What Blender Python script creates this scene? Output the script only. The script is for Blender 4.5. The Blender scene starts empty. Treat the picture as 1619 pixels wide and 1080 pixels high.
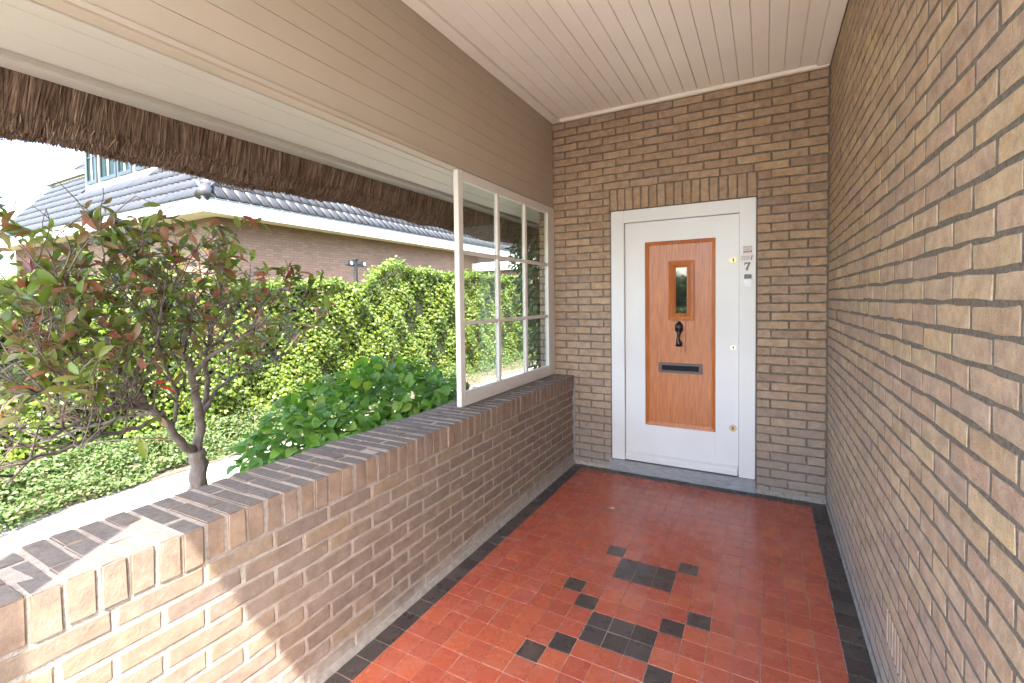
import bpy, bmesh, math, random
import numpy as np
from mathutils import Vector, Matrix

random.seed(7); RNG = np.random.default_rng(7)
R = math.radians
scn = bpy.context.scene
COL = scn.collection

# ------------------------------------------------------------------ camera, sky, sun, exposure
CAM_H = 1.474
cam_d = bpy.data.cameras.new('camera'); cam = bpy.data.objects.new('camera', cam_d); COL.objects.link(cam)
cam_d.sensor_width = 36.0; cam_d.lens = 16.36; cam_d.shift_y = -0.0249
cam_d.clip_start = 0.02; cam_d.clip_end = 2000
cam.matrix_world = (Matrix.Translation((0, 0, CAM_H)) @ Matrix.Rotation(R(28.56), 4, 'Z')
                    @ Matrix.Rotation(R(90 - 1.848), 4, 'X') @ Matrix.Rotation(R(-0.72), 4, 'Z'))
scn.camera = cam

SUN_TO = Vector((0.70, -1.0, 1.87)).normalized()
world = bpy.data.worlds.new('World'); scn.world = world; world.use_nodes = True
wn = world.node_tree
sky = wn.nodes.new('ShaderNodeTexSky'); sky.sky_type = 'NISHITA'; sky.sun_disc = False
sky.sun_elevation = math.asin(SUN_TO.z); sky.sun_rotation = math.atan2(SUN_TO.x, SUN_TO.y)
sky.air_density = 1.0; sky.dust_density = 3.0; sky.ozone_density = 0.7
bg = wn.nodes['Background']; bg.inputs['Strength'].default_value = 0.15
wn.links.new(sky.outputs[0], bg.inputs['Color'])
sd = bpy.data.lights.new('sun', 'SUN'); sd.energy = 2.0; sd.angle = R(0.5); sd.color = (1.0, 0.95, 0.87)
sun = bpy.data.objects.new('sun', sd); COL.objects.link(sun)
sun.rotation_euler = (-SUN_TO).to_track_quat('-Z', 'Y').to_euler()
scn.view_settings.view_transform = 'Standard'; scn.view_settings.look = 'None'
scn.view_settings.gamma = 1.0; scn.view_settings.exposure = 3.7
scn.view_settings.use_curve_mapping = False
scn.cycles.max_bounces = 10; scn.cycles.diffuse_bounces = 6; scn.cycles.glossy_bounces = 4
scn.cycles.transmission_bounces = 6; scn.cycles.transparent_max_bounces = 12
scn.cycles.use_denoising = True
scn.cycles.sample_clamp_indirect = 8.0

# ------------------------------------------------------------------ measured layout (metres)
XR, YB, XL, XP = 0.390, 3.934, -1.513, -1.698
ZC, ZW, ZO = 3.078, 0.798, 2.307
XCAP = -1.850
G = -0.10                        # garden level
YF = -0.09                       # inner face of the front lintel

# ------------------------------------------------------------------ material helpers
def nmat(name):
    m = bpy.data.materials.new(name); m.use_nodes = True
    nt = m.node_tree
    return m, nt, nt.nodes['Principled BSDF']

def N(nt, typ, **kw):
    n = nt.nodes.new(typ)
    for k, v in kw.items():
        if k in n.inputs: n.inputs[k].default_value = v
        else: setattr(n, k, v)
    return n

def math_n(nt, op, a, b=None, clamp=False):
    n = nt.nodes.new('ShaderNodeMath'); n.operation = op; n.use_clamp = clamp
    for i, v in enumerate((a, b)):
        if v is None: continue
        if isinstance(v, (int, float)): n.inputs[i].default_value = v
        else: nt.links.new(v, n.inputs[i])
    return n.outputs[0]

def mixc(nt, fac, a, b, mode='MIX'):
    n = nt.nodes.new('ShaderNodeMix'); n.data_type = 'RGBA'; n.blend_type = mode
    for sock, v in ((n.inputs['Factor'], fac), (n.inputs[6], a), (n.inputs[7], b)):
        if isinstance(v, (int, float)): sock.default_value = v
        elif isinstance(v, (tuple, list)): sock.default_value = (*v, 1) if len(v) == 3 else v
        else: nt.links.new(v, sock)
    return n.outputs[2]

def ramp(nt, fac, cols, interp='LINEAR'):
    n = nt.nodes.new('ShaderNodeValToRGB'); n.color_ramp.interpolation = interp
    e = n.color_ramp.elements
    while len(e) < len(cols): e.new(0.5)
    for i, (p, c) in enumerate(cols):
        e[i].position = p; e[i].color = (*c, 1)
    nt.links.new(fac, n.inputs[0])
    return n.outputs[0]

def even(cols): return [(i / (len(cols) - 1), c) for i, c in enumerate(cols)]

def pos(nt): return nt.nodes.new('ShaderNodeNewGeometry').outputs['Position']

def noise(nt, scale, detail=4, rough=0.55, vec=None, stretch=None):
    v = vec if vec is not None else pos(nt)
    if stretch:
        mp = N(nt, 'ShaderNodeMapping'); mp.inputs['Scale'].default_value = stretch
        nt.links.new(v, mp.inputs['Vector']); v = mp.outputs[0]
    n = N(nt, 'ShaderNodeTexNoise', Scale=scale, Detail=detail, Roughness=rough)
    nt.links.new(v, n.inputs['Vector'])
    return n.outputs['Fac']

def rng01(nt, f, lo, hi, a=0.0, b=1.0):
    n = N(nt, 'ShaderNodeMapRange'); n.clamp = True
    n.inputs['From Min'].default_value = lo; n.inputs['From Max'].default_value = hi
    n.inputs['To Min'].default_value = a; n.inputs['To Max'].default_value = b
    nt.links.new(f, n.inputs['Value']); return n.outputs[0]

def piece_random(nt):
    o = nt.nodes.new('ShaderNodeObjectInfo').outputs['Random']
    i = nt.nodes.new('ShaderNodeNewGeometry').outputs['Random Per Island']
    return math_n(nt, 'FRACT', math_n(nt, 'ADD', math_n(nt, 'MULTIPLY', o, 7.31), math_n(nt, 'MULTIPLY', i, 5.77)))

def bump(nt, bsdf, h, strength=0.4, dist=0.003):
    b = N(nt, 'ShaderNodeBump', Strength=strength, Distance=dist)
    nt.links.new(h, b.inputs['Height']); nt.links.new(b.outputs[0], bsdf.inputs['Normal'])

def zcoord(nt):
    s = nt.nodes.new('ShaderNodeSeparateXYZ'); nt.links.new(pos(nt), s.inputs[0]); return s.outputs['Z']

def brick_mat(name, cols, haze=None, haze_z=0.25, top=None, smear=0.0, smear_col=(.5, .45, .4), relief=.95):
    m, nt, b = nmat(name)
    r = piece_random(nt)
    c = ramp(nt, r, even(cols))
    c = mixc(nt, rng01(nt, noise(nt, 19, 6, .7), .3, .68), mixc(nt, 1.0, c, (.64, .61, .60), 'MULTIPLY'), c)
    c = mixc(nt, rng01(nt, noise(nt, 11, 4, .6), .52, .68, 0, .5), c, mixc(nt, 1.0, c, (1.12, 1.02, .82), 'MULTIPLY'))
    c = mixc(nt, rng01(nt, noise(nt, 95, 3, .6), .60, .78, 0, .55), c, mixc(nt, 1.0, c, (1.38, 1.34, 1.25), 'MULTIPLY'))
    c = mixc(nt, rng01(nt, noise(nt, 260, 2, .6), .64, .74, 0, .6), c, mixc(nt, 1.0, c, (.5, .47, .46), 'MULTIPLY'))
    if smear:
        c = mixc(nt, rng01(nt, noise(nt, 38, 6, .7), .60, .78, 0, smear), c, smear_col)
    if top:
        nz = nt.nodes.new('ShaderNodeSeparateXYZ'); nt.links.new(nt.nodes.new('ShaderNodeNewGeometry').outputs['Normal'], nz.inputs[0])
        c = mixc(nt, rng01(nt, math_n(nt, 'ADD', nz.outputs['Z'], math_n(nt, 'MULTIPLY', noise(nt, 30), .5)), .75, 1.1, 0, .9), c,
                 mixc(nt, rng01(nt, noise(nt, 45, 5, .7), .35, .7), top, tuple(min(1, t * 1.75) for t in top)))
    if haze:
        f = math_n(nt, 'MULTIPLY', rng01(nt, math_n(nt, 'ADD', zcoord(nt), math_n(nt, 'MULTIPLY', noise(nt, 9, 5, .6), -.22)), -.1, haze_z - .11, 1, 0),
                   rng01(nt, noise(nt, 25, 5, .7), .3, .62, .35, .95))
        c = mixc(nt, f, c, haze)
    nt.links.new(c, b.inputs['Base Color'])
    b.inputs['Roughness'].default_value = 0.88; b.inputs['Specular IOR Level'].default_value = 0.25
    h = math_n(nt, 'ADD', math_n(nt, 'MULTIPLY', noise(nt, 210, 4, .65), .6), noise(nt, 48, 4, .6))
    bump(nt, b, h, relief, 0.006)
    return m

def rough_mat(name, c1, c2, scale=40, rough=.9, bs=.5, bd=.004, bscale=120, spec=.25, stretch=None):
    m, nt, b = nmat(name)
    c = mixc(nt, rng01(nt, noise(nt, scale, 6, .65, stretch=stretch), .32, .68), c1, c2)
    nt.links.new(c, b.inputs['Base Color'])
    b.inputs['Roughness'].default_value = rough; b.inputs['Specular IOR Level'].default_value = spec
    bump(nt, b, noise(nt, bscale, 5, .65, stretch=stretch), bs, bd)
    return m

def paint_mat(name, col, rough=.45, var=.06, streak=None, dirt=0.0):
    m, nt, b = nmat(name)
    lo = tuple(c * (1 - var) for c in col)
    c = mixc(nt, rng01(nt, noise(nt, 3.5, 5, .6), .3, .7), lo, col)
    r = piece_random(nt)
    c = mixc(nt, rng01(nt, r, 0, 1, 0, .6), c, mixc(nt, 1.0, c, (.955, .95, .94), 'MULTIPLY'))
    if dirt:
        c = mixc(nt, rng01(nt, noise(nt, 14, 6, .7), .62, .8, 0, dirt), c, tuple(x * .55 for x in col))
    nt.links.new(c, b.inputs['Base Color'])
    b.inputs['Roughness'].default_value = rough; b.inputs['Specular IOR Level'].default_value = .4
    bump(nt, b, noise(nt, 60, 4, .6, stretch=streak or (1, 1, 1)), .12, .002)
    return m

def tile_mat(name, cols, rough):
    m, nt, b = nmat(name)
    c = ramp(nt, piece_random(nt), even(cols))
    c = mixc(nt, rng01(nt, noise(nt, 18, 4, .5), .3, .75), mixc(nt, 1.0, c, (.95, .94, .93), 'MULTIPLY'), c)
    c = mixc(nt, rng01(nt, noise(nt, 5, 5, .7), .50, .78, 0, .15), c, (.50, .36, .30))
    c = mixc(nt, rng01(nt, noise(nt, 1.6, 5, .7), .40, .70, 0, .4), c, mixc(nt, 1.0, c, (.82, .75, .73), 'MULTIPLY'))
    c = mixc(nt, rng01(nt, noise(nt, 70, 5, .75), .62, .8, 0, .07), c, mixc(nt, 1.0, c, (.6, .55, .55), 'MULTIPLY'))
    c = mixc(nt, rng01(nt, noise(nt, 330, 2, .5), .70, .78, 0, .35), c, (.6, .45, .4))
    nt.links.new(c, b.inputs['Base Color'])
    rr = rng01(nt, noise(nt, 13, 5, .65), .3, .7, rough - .07, rough + .12)
    nt.links.new(rr, b.inputs['Roughness']); b.inputs['Specular IOR Level'].default_value = .5
    bump(nt, b, math_n(nt, 'ADD', noise(nt, 24, 3, .5), math_n(nt, 'MULTIPLY', noise(nt, 300, 2, .5), .12)), .10, .003)
    return m

def leaf_mat(name, cols, rough=.42, trans=.35, spec=.4, tint=(1.15, 1.25, .55)):
    m, nt, b = nmat(name)
    c = ramp(nt, piece_random(nt), cols if len(cols[0]) == 2 else even(cols))
    c = mixc(nt, rng01(nt, noise(nt, 60, 3, .6), .3, .7, 0, .35), c, mixc(nt, 1.0, c, (.72, .75, .7), 'MULTIPLY'))
    nt.links.new(c, b.inputs['Base Color'])
    b.inputs['Roughness'].default_value = rough; b.inputs['Specular IOR Level'].default_value = spec
    t = N(nt, 'ShaderNodeBsdfTranslucent')
    nt.links.new(mixc(nt, 1.0, c, tint, 'MULTIPLY'), t.inputs['Color'])
    mx = N(nt, 'ShaderNodeMixShader'); mx.inputs[0].default_value = trans
    nt.links.new(b.outputs[0], mx.inputs[1]); nt.links.new(t.outputs[0], mx.inputs[2])
    nt.links.new(mx.outputs[0], nt.nodes['Material Output'].inputs['Surface'])
    return m

def glass_mat(name, tint=(.93, .97, .95), f0=.04, edge=.8):
    m, nt, b = nmat(name)
    tr = N(nt, 'ShaderNodeBsdfTransparent'); tr.inputs['Color'].default_value = (*tint, 1)
    gl = N(nt, 'ShaderNodeBsdfGlossy'); gl.inputs['Roughness'].default_value = .02
    lw = N(nt, 'ShaderNodeLayerWeight', Blend=.5)
    f = math_n(nt, 'ADD', math_n(nt, 'MULTIPLY', math_n(nt, 'POWER', lw.outputs['Facing'], 4.0), edge), f0)
    mx = N(nt, 'ShaderNodeMixShader')
    nt.links.new(f, mx.inputs[0]); nt.links.new(tr.outputs[0], mx.inputs[1]); nt.links.new(gl.outputs[0], mx.inputs[2])
    nt.links.new(mx.outputs[0], nt.nodes['Material Output'].inputs['Surface'])
    return m

def plain(name, col, rough=.5, metal=0.0, spec=.5, bumpy=0.0, bscale=80):
    m, nt, b = nmat(name)
    c = mixc(nt, rng01(nt, noise(nt, 40, 4), .3, .7, 0, .5), col, tuple(x * .8 for x in col))
    nt.links.new(c, b.inputs['Base Color'])
    b.inputs['Roughness'].default_value = rough; b.inputs['Metallic'].default_value = metal
    b.inputs['Specular IOR Level'].default_value = spec
    if bumpy: bump(nt, b, noise(nt, bscale), bumpy, .003)
    return m

M = {}
M['brick_tan'] = brick_mat('brick_tan', [(.45, .325, .215), (.54, .42, .28), (.47, .335, .24), (.51, .385, .27), (.43, .32, .25), (.56, .43, .27), (.50, .36, .27), (.46, .35, .265)],
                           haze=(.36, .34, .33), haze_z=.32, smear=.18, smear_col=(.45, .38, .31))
M['brick_tan_shaded'] = brick_mat('brick_tan_shaded', [(.39, .27, .18), (.48, .35, .23), (.41, .29, .20), (.45, .325, .225), (.36, .26, .195), (.50, .36, .235)],
                             haze=(.25, .225, .20), haze_z=.8, smear=.15, smear_col=(.42, .35, .28))  # same brick as the right wall, with shade put into a darker colour
M['brick_grey'] = brick_mat('brick_grey', [(.23, .18, .138), (.27, .208, .152), (.215, .17, .138), (.285, .22, .156), (.24, .19, .152), (.26, .20, .158), (.225, .175, .136)],
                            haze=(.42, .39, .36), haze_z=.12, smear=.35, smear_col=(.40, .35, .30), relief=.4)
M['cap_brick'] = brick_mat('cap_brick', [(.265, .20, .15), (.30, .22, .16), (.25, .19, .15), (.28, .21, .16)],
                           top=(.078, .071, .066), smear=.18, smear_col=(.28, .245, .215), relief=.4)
M['mortar_dark'] = rough_mat('mortar_dark', (.115, .10, .080), (.225, .195, .158), 90, bs=.9, bd=.008, bscale=180)  # grey mortar, darkened so its colour carries the shadow of raked joints
M['mortar_brown'] = rough_mat('mortar_brown', (.11, .09, .07), (.20, .165, .13), 70, bs=.9, bd=.006, bscale=180)
M['mortar_light'] = rough_mat('mortar_light', (.29, .25, .208), (.43, .38, .325), 45, bs=.9, bd=.006, bscale=170)
M['mortar_cap'] = rough_mat('mortar_cap', (.24, .21, .18), (.38, .335, .29), 45, bs=.9, bd=.006, bscale=170)
M['cement'] = rough_mat('cement', (.20, .185, .165), (.33, .31, .28), 30, bs=.8, bd=.006, bscale=90)
M['cement_light'] = rough_mat('cement_light', (.20, .18, .155), (.36, .325, .285), 30, bs=.8, bd=.006, bscale=90)
M['grout'] = rough_mat('grout', (.28, .19, .15), (.43, .32, .26), 70)
M['red_tile'] = tile_mat('red_tile', [(.30, .070, .042), (.36, .085, .046), (.325, .076, .050), (.385, .099, .05), (.31, .068, .040), (.345, .087, .056)], .24)
M['black_tile'] = tile_mat('black_tile', [(.036, .030, .030), (.055, .048, .047), (.042, .034, .033)], .28)
M['ceiling_paint'] = paint_mat('ceiling_paint', (.86, .80, .71), .5, dirt=.12, streak=(12, 1, 1))
M['panel_paint'] = paint_mat('panel_paint', (.435, .365, .285), .5, streak=(1, 1, 12))
M['soffit_paint'] = paint_mat('soffit_paint', (.47, .445, .385), .5, streak=(12, 1, 1), dirt=.35)
M['frame_paint'] = paint_mat('frame_paint', (.66, .62, .56), .4, dirt=.12)
M['white_paint'] = paint_mat('white_paint', (.67, .67, .655), .28)
M['white_trim'] = paint_mat('white_trim', (.80, .80, .78), .5)
M['sill_stone'] = rough_mat('sill_stone', (.20, .20, .205), (.33, .33, .33), 18, rough=.6, bs=.25, bscale=120, stretch=(1, 4, 4))
M['reed'] = None
m, nt, b = nmat('reed')
c = ramp(nt, piece_random(nt), even([(.155, .105, .075), (.28, .195, .135), (.09, .062, .047), (.36, .255, .18), (.19, .132, .098), (.24, .175, .13)]))
c = mixc(nt, rng01(nt, noise(nt, 4, 4), .35, .7), c, mixc(nt, 1.0, c, (.72, .66, .63), 'MULTIPLY'))
c = mixc(nt, rng01(nt, noise(nt, 6, 3, .7, stretch=(1, 14, 1)), .36, .60), mixc(nt, 1.0, c, (.42, .36, .34), 'MULTIPLY'), c)
nt.links.new(c, b.inputs['Base Color']); b.inputs['Roughness'].default_value = .8; b.inputs['Specular IOR Level'].default_value = .2
M['reed'] = m
M['thatch'] = rough_mat('thatch', (.06, .042, .032), (.14, .095, .065), 55, bs=1, bd=.02, bscale=70, stretch=(1, 6, 1))
# varnished door wood
m, nt, b = nmat('door_wood')
w = noise(nt, 9, 6, .62, stretch=(9, 9, .55)); w2 = noise(nt, 60, 4, .6, stretch=(6, 6, .25))
c = ramp(nt, math_n(nt, 'ADD', math_n(nt, 'MULTIPLY', w, .75), math_n(nt, 'MULTIPLY', w2, .25)), [(.3, (.25, .066, .016)), (.5, (.41, .125, .030)), (.68, (.52, .18, .045))])
nt.links.new(c, b.inputs['Base Color']); b.inputs['Roughness'].default_value = .33; b.inputs['Coat Weight'].default_value = .15; b.inputs['Coat Roughness'].default_value = .2
bump(nt, b, w2, .10, .002); M['door_wood'] = m
M['black_iron'] = plain('black_iron', (.012, .011, .011), .38, 0, .5, .15)
M['slot_metal'] = plain('slot_metal', (.10, .085, .08), .5, .4, .5)
M['slot_flap'] = plain('slot_flap', (.008, .008, .011), .6, 0, .2)
M['brass'] = plain('brass', (.42, .34, .20), .38, .9)
M['steel'] = plain('steel', (.48, .46, .42), .32, 1.0)
M['dark_hole'] = plain('dark_hole', (.01, .009, .008), .7)
M['plastic_white'] = plain('plastic_white', (.78, .78, .78), .35)
M['plastic_black'] = plain('plastic_black', (.012, .012, .013), .25)
M['sticker'] = plain('sticker', (.66, .63, .60), .5)
M['ink_grey'] = plain('ink_grey', (.30, .26, .26), .6)
M['ink_red'] = plain('ink_red', (.40, .10, .14), .6)
M['number_metal'] = plain('number_metal', (.13, .10, .085), .4, .5)
M['pane'] = glass_mat('pane')
m, nt, b = nmat('door_glass')
b.inputs['Base Color'].default_value = (.02, .022, .02, 1); b.inputs['Roughness'].default_value = .03; b.inputs['IOR'].default_value = 2.1
bump(nt, b, noise(nt, 14, 2), .03, .004); M['door_glass'] = m
M['soil'] = rough_mat('soil', (.10, .075, .055), (.19, .15, .115), 30, bs=1, bd=.03, bscale=40)
M['garden_ground'] = rough_mat('garden_ground', (.07, .085, .035), (.14, .13, .07), 2.5, bs=1, bd=.03, bscale=30)
M['bark'] = rough_mat('bark', (.115, .092, .075), (.24, .20, .17), 35, bs=1, bd=.006, bscale=90, stretch=(1, 1, .35))
M['twig'] = rough_mat('twig', (.10, .072, .058), (.19, .145, .12), 50, bs=.5, bd=.003)
GREENS = [(.045, .085, .022), (.075, .13, .028), (.11, .17, .03), (.06, .11, .03)]
M['ivy_leaf'] = leaf_mat('ivy_leaf', [(.034, .066, .008), (.080, .128, .011), (.132, .182, .016), (.050, .090, .011), (.104, .156, .014), (.17, .215, .028)], .38, .28)
M['hedge_core'] = rough_mat('hedge_core', (.012, .018, .007), (.03, .04, .014), 12, bs=1, bd=.05, bscale=20)
M['cover_leaf'] = leaf_mat('cover_leaf', [(.036, .08, .014), (.088, .14, .04), (.055, .108, .024), (.145, .19, .085), (.042, .083, .016), (.11, .145, .036), (.12, .085, .05)], .55, .25)
M['hydrangea_leaf'] = leaf_mat('hydrangea_leaf', [(.085, .195, .03), (.13, .27, .038), (.10, .22, .042), (.17, .31, .04), (.09, .20, .038), (.24, .33, .05)], .5, .42)
M['photinia_leaf'] = leaf_mat('photinia_leaf', [(0, (.10, .14, .03)), (.18, (.155, .23, .034)), (.38, (.17, .185, .042)), (.55, (.12, .16, .036)), (.66, (.20, .155, .06)),
                                              (.76, (.20, .12, .06)), (.86, (.30, .09, .06)), (.94, (.33, .15, .10)), (1, (.08, .14, .06))], .38, .42, tint=(1.2, 1.15, .6))
M['red_leaf'] = leaf_mat('red_leaf', [(.50, .050, .022), (.60, .075, .03)], .4, .35, tint=(1.2, .6, .4))
M['climber_leaf'] = leaf_mat('climber_leaf', [(.03, .065, .022), (.055, .10, .025), (.04, .08, .035), (.08, .13, .03)], .35, .28)
M['dry_leaf'] = plain('dry_leaf', (.62, .50, .40), .7)
M['roof_tile'] = None
m, nt, b = nmat('roof_tile')
c = ramp(nt, piece_random(nt), even([(.026, .0255, .027), (.034, .0335, .035), (.022, .0215, .024), (.030, .0295, .032)]))
c = mixc(nt, rng01(nt, noise(nt, 6, 4), .35, .7, 0, .4), c, (.042, .040, .039))
nt.links.new(c, b.inputs['Base Color']); b.inputs['Roughness'].default_value = .5; M['roof_tile'] = m
M['roof_under'] = plain('roof_under', (.022, .021, .022), .9)
M['house_white'] = plain('house_white', (.80, .80, .78), .5)
M['house_soffit'] = plain('house_soffit', (.62, .55, .44), .6)
M['gutter_grey'] = plain('gutter_grey', (.20, .22, .225), .5, .2)
M['sash_green'] = plain('sash_green', (.012, .018, .017), .4)
M['curtain'] = plain('curtain', (.12, .125, .12), .8)
M['house_glass'] = glass_mat('house_glass', (.62, .70, .68), .02, .06)
M['lamp_black'] = plain('lamp_black', (.016, .016, .017), .45)
M['lamp_glass'] = plain('lamp_glass', (.55, .56, .56), .3)
def brick_tex_mat(name, c1, c2, mortar, bw=.22, bh=.064, axis='y'):
    m, nt, b = nmat(name)
    s = nt.nodes.new('ShaderNodeSeparateXYZ'); nt.links.new(pos(nt), s.inputs[0])
    cx = nt.nodes.new('ShaderNodeCombineXYZ')
    nt.links.new(math_n(nt, 'ADD', s.outputs['X'], s.outputs['Y']), cx.inputs['X']); nt.links.new(s.outputs['Z'], cx.inputs['Y'])
    t = N(nt, 'ShaderNodeTexBrick', Scale=1.0)
    t.inputs['Brick Width'].default_value = bw; t.inputs['Row Height'].default_value = bh
    t.inputs['Mortar Size'].default_value = .007; t.inputs['Mortar Smooth'].default_value = .2
    t.inputs['Color1'].default_value = (*c1, 1); t.inputs['Color2'].default_value = (*c2, 1); t.inputs['Mortar'].default_value = (*mortar, 1)
    nt.links.new(cx.outputs[0], t.inputs['Vector'])
    c = mixc(nt, rng01(nt, noise(nt, 5, 5, .65), .3, .7, 0, .35), t.outputs['Color'], mixc(nt, 1.0, t.outputs['Color'], (.7, .68, .66), 'MULTIPLY'))
    nt.links.new(c, b.inputs['Base Color']); b.inputs['Roughness'].default_value = .9
    bump(nt, b, math_n(nt, 'MULTIPLY', t.outputs['Fac'], -1.0), .6, .008)
    return m
M['far_brick'] = brick_tex_mat('far_brick', (.20, .124, .082), (.15, .092, .063), (.105, .08, .063))
m, nt, b = nmat('paving')
s = nt.nodes.new('ShaderNodeSeparateXYZ'); nt.links.new(pos(nt), s.inputs[0])
t = N(nt, 'ShaderNodeTexBrick', Scale=1.0); t.inputs['Brick Width'].default_value = .21; t.inputs['Row Height'].default_value = .105
t.inputs['Mortar Size'].default_value = .005; t.inputs['Color1'].default_value = (.36, .335, .30, 1); t.inputs['Color2'].default_value = (.43, .40, .365, 1); t.inputs['Mortar'].default_value = (.12, .10, .085, 1)
nt.links.new(pos(nt), t.inputs['Vector'])
c = mixc(nt, rng01(nt, noise(nt, 16, 6, .7), .4, .75, 0, .6), t.outputs['Color'], (.47, .44, .40))
nt.links.new(c, b.inputs['Base Color']); b.inputs['Roughness'].default_value = .9
bump(nt, b, noise(nt, 70, 5, .7), .7, .01); M['paving'] = m

# ------------------------------------------------------------------ object helpers
def T(o, label, cat, group=None):
    o['label'] = label; o['category'] = cat
    if group: o['group'] = group
    return o

def thing(name, loc, label, cat, group=None):
    o = bpy.data.objects.new(name, None); COL.objects.link(o); o.location = loc; o.empty_display_size = .1
    return T(o, label, cat, group)

def setpar(o, par):
    if par is None: return
    o.parent = par
    w = Matrix.Identity(4); q = par
    chain = []
    while q is not None: chain.append(q); q = q.parent
    for q in reversed(chain): w = w @ q.matrix_parent_inverse @ q.matrix_basis
    o.matrix_parent_inverse = w.inverted()

def link(name, me, par=None, mat=None, smooth=False):
    o = bpy.data.objects.new(name, me); COL.objects.link(o)
    if mat is not None and not me.materials: me.materials.append(mat)
    setpar(o, par)
    return o

def fast_mesh(name, V, F, mat=None, smooth=False):
    V = np.asarray(V, dtype=np.float32); F = np.asarray(F, dtype=np.int32)
    me = bpy.data.meshes.new(name); k = F.shape[1]
    me.vertices.add(len(V)); me.vertices.foreach_set('co', V.ravel())
    me.loops.add(F.size); me.loops.foreach_set('vertex_index', F.ravel())
    me.polygons.add(len(F)); me.polygons.foreach_set('loop_start', np.arange(0, F.size, k, dtype=np.int32))
    me.polygons.foreach_set('loop_total', np.full(len(F), k, dtype=np.int32))
    me.polygons.foreach_set('use_smooth', np.full(len(F), bool(smooth)))
    me.update(calc_edges=True); me.validate()
    if mat: me.materials.append(mat)
    return me

class MB:
    def __init__(s): s.v = []; s.f = []
    def box(s, x0, x1, y0, y1, z0, z1):
        n = len(s.v)
        s.v += [(x0, y0, z0), (x1, y0, z0), (x1, y1, z0), (x0, y1, z0), (x0, y0, z1), (x1, y0, z1), (x1, y1, z1), (x0, y1, z1)]
        s.f += [tuple(n + i for i in q) for q in ((0, 3, 2, 1), (4, 5, 6, 7), (0, 1, 5, 4), (1, 2, 6, 5), (2, 3, 7, 6), (3, 0, 4, 7))]
        return s
    def prism(s, poly, axis, a, b):
        # poly: 2D points; axis 'y' -> (x,z) extruded along y, 'x' -> (y,z), 'z' -> (x,y)
        n = len(s.v); k = len(poly)
        def P(p, t): return {'y': (p[0], t, p[1]), 'x': (t, p[0], p[1]), 'z': (p[0], p[1], t)}[axis]
        s.v += [P(p, a) for p in poly] + [P(p, b) for p in poly]
        s.f += [tuple(n + i for i in range(k)), tuple(n + k + i for i in reversed(range(k)))]
        s.f += [(n + i, n + (i + 1) % k, n + k + (i + 1) % k, n + k + i) for i in range(k)]
        return s
    def tube(s, pts, rad, sides=6):
        n = len(s.v)
        for i, p in enumerate(pts):
            p = Vector(p); a = Vector(pts[max(0, i - 1)]); c = Vector(pts[min(len(pts) - 1, i + 1)])
            d = (c - a).normalized(); u = d.cross(Vector((.31, .17, 1) if abs(d.z) < .9 else (1, .2, .1))).normalized(); w = d.cross(u)
            r = rad[i] if isinstance(rad, (list, tuple)) else rad
            for j in range(sides):
                t = 2 * math.pi * j / sides
                s.v.append(tuple(p + r * (math.cos(t) * u + math.sin(t) * w)))
        m_ = len(pts)
        for i in range(m_ - 1):
            for j in range(sides):
                s.f.append((n + i * sides + j, n + i * sides + (j + 1) % sides, n + (i + 1) * sides + (j + 1) % sides, n + (i + 1) * sides + j))
        s.f.append(tuple(n + j for j in reversed(range(sides)))); s.f.append(tuple(n + (m_ - 1) * sides + j for j in range(sides)))
        return s
    def disc(s, c, r, depth, normal=(0, -1, 0), sides=20):
        c = Vector(c); nn = Vector(normal)
        return s.tube([c, c + nn * depth], r, sides)
    def mesh(s, name, mat, bev=0.0, seg=2, smooth=False):
        me = bpy.data.meshes.new(name); me.from_pydata(s.v, [], s.f)
        bm = bmesh.new(); bm.from_mesh(me)
        bmesh.ops.recalc_face_normals(bm, faces=bm.faces)
        if bev:
            bmesh.ops.bevel(bm, geom=[e for e in bm.edges if e.is_manifold and e.calc_face_angle(0) > .6], offset=bev, segments=seg, affect='EDGES', clamp_overlap=True)
        if smooth:
            for f in bm.faces: f.smooth = True
        bm.to_mesh(me); bm.free(); me.materials.append(mat)
        return me
    def obj(s, name, mat, par=None, bev=0.0, seg=2, smooth=False):
        return link(name, s.mesh(name, mat, bev, seg, smooth), par)

def struct(o): o['kind'] = 'structure'; return o
def stuff(o): o['kind'] = 'stuff'; return o

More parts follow.
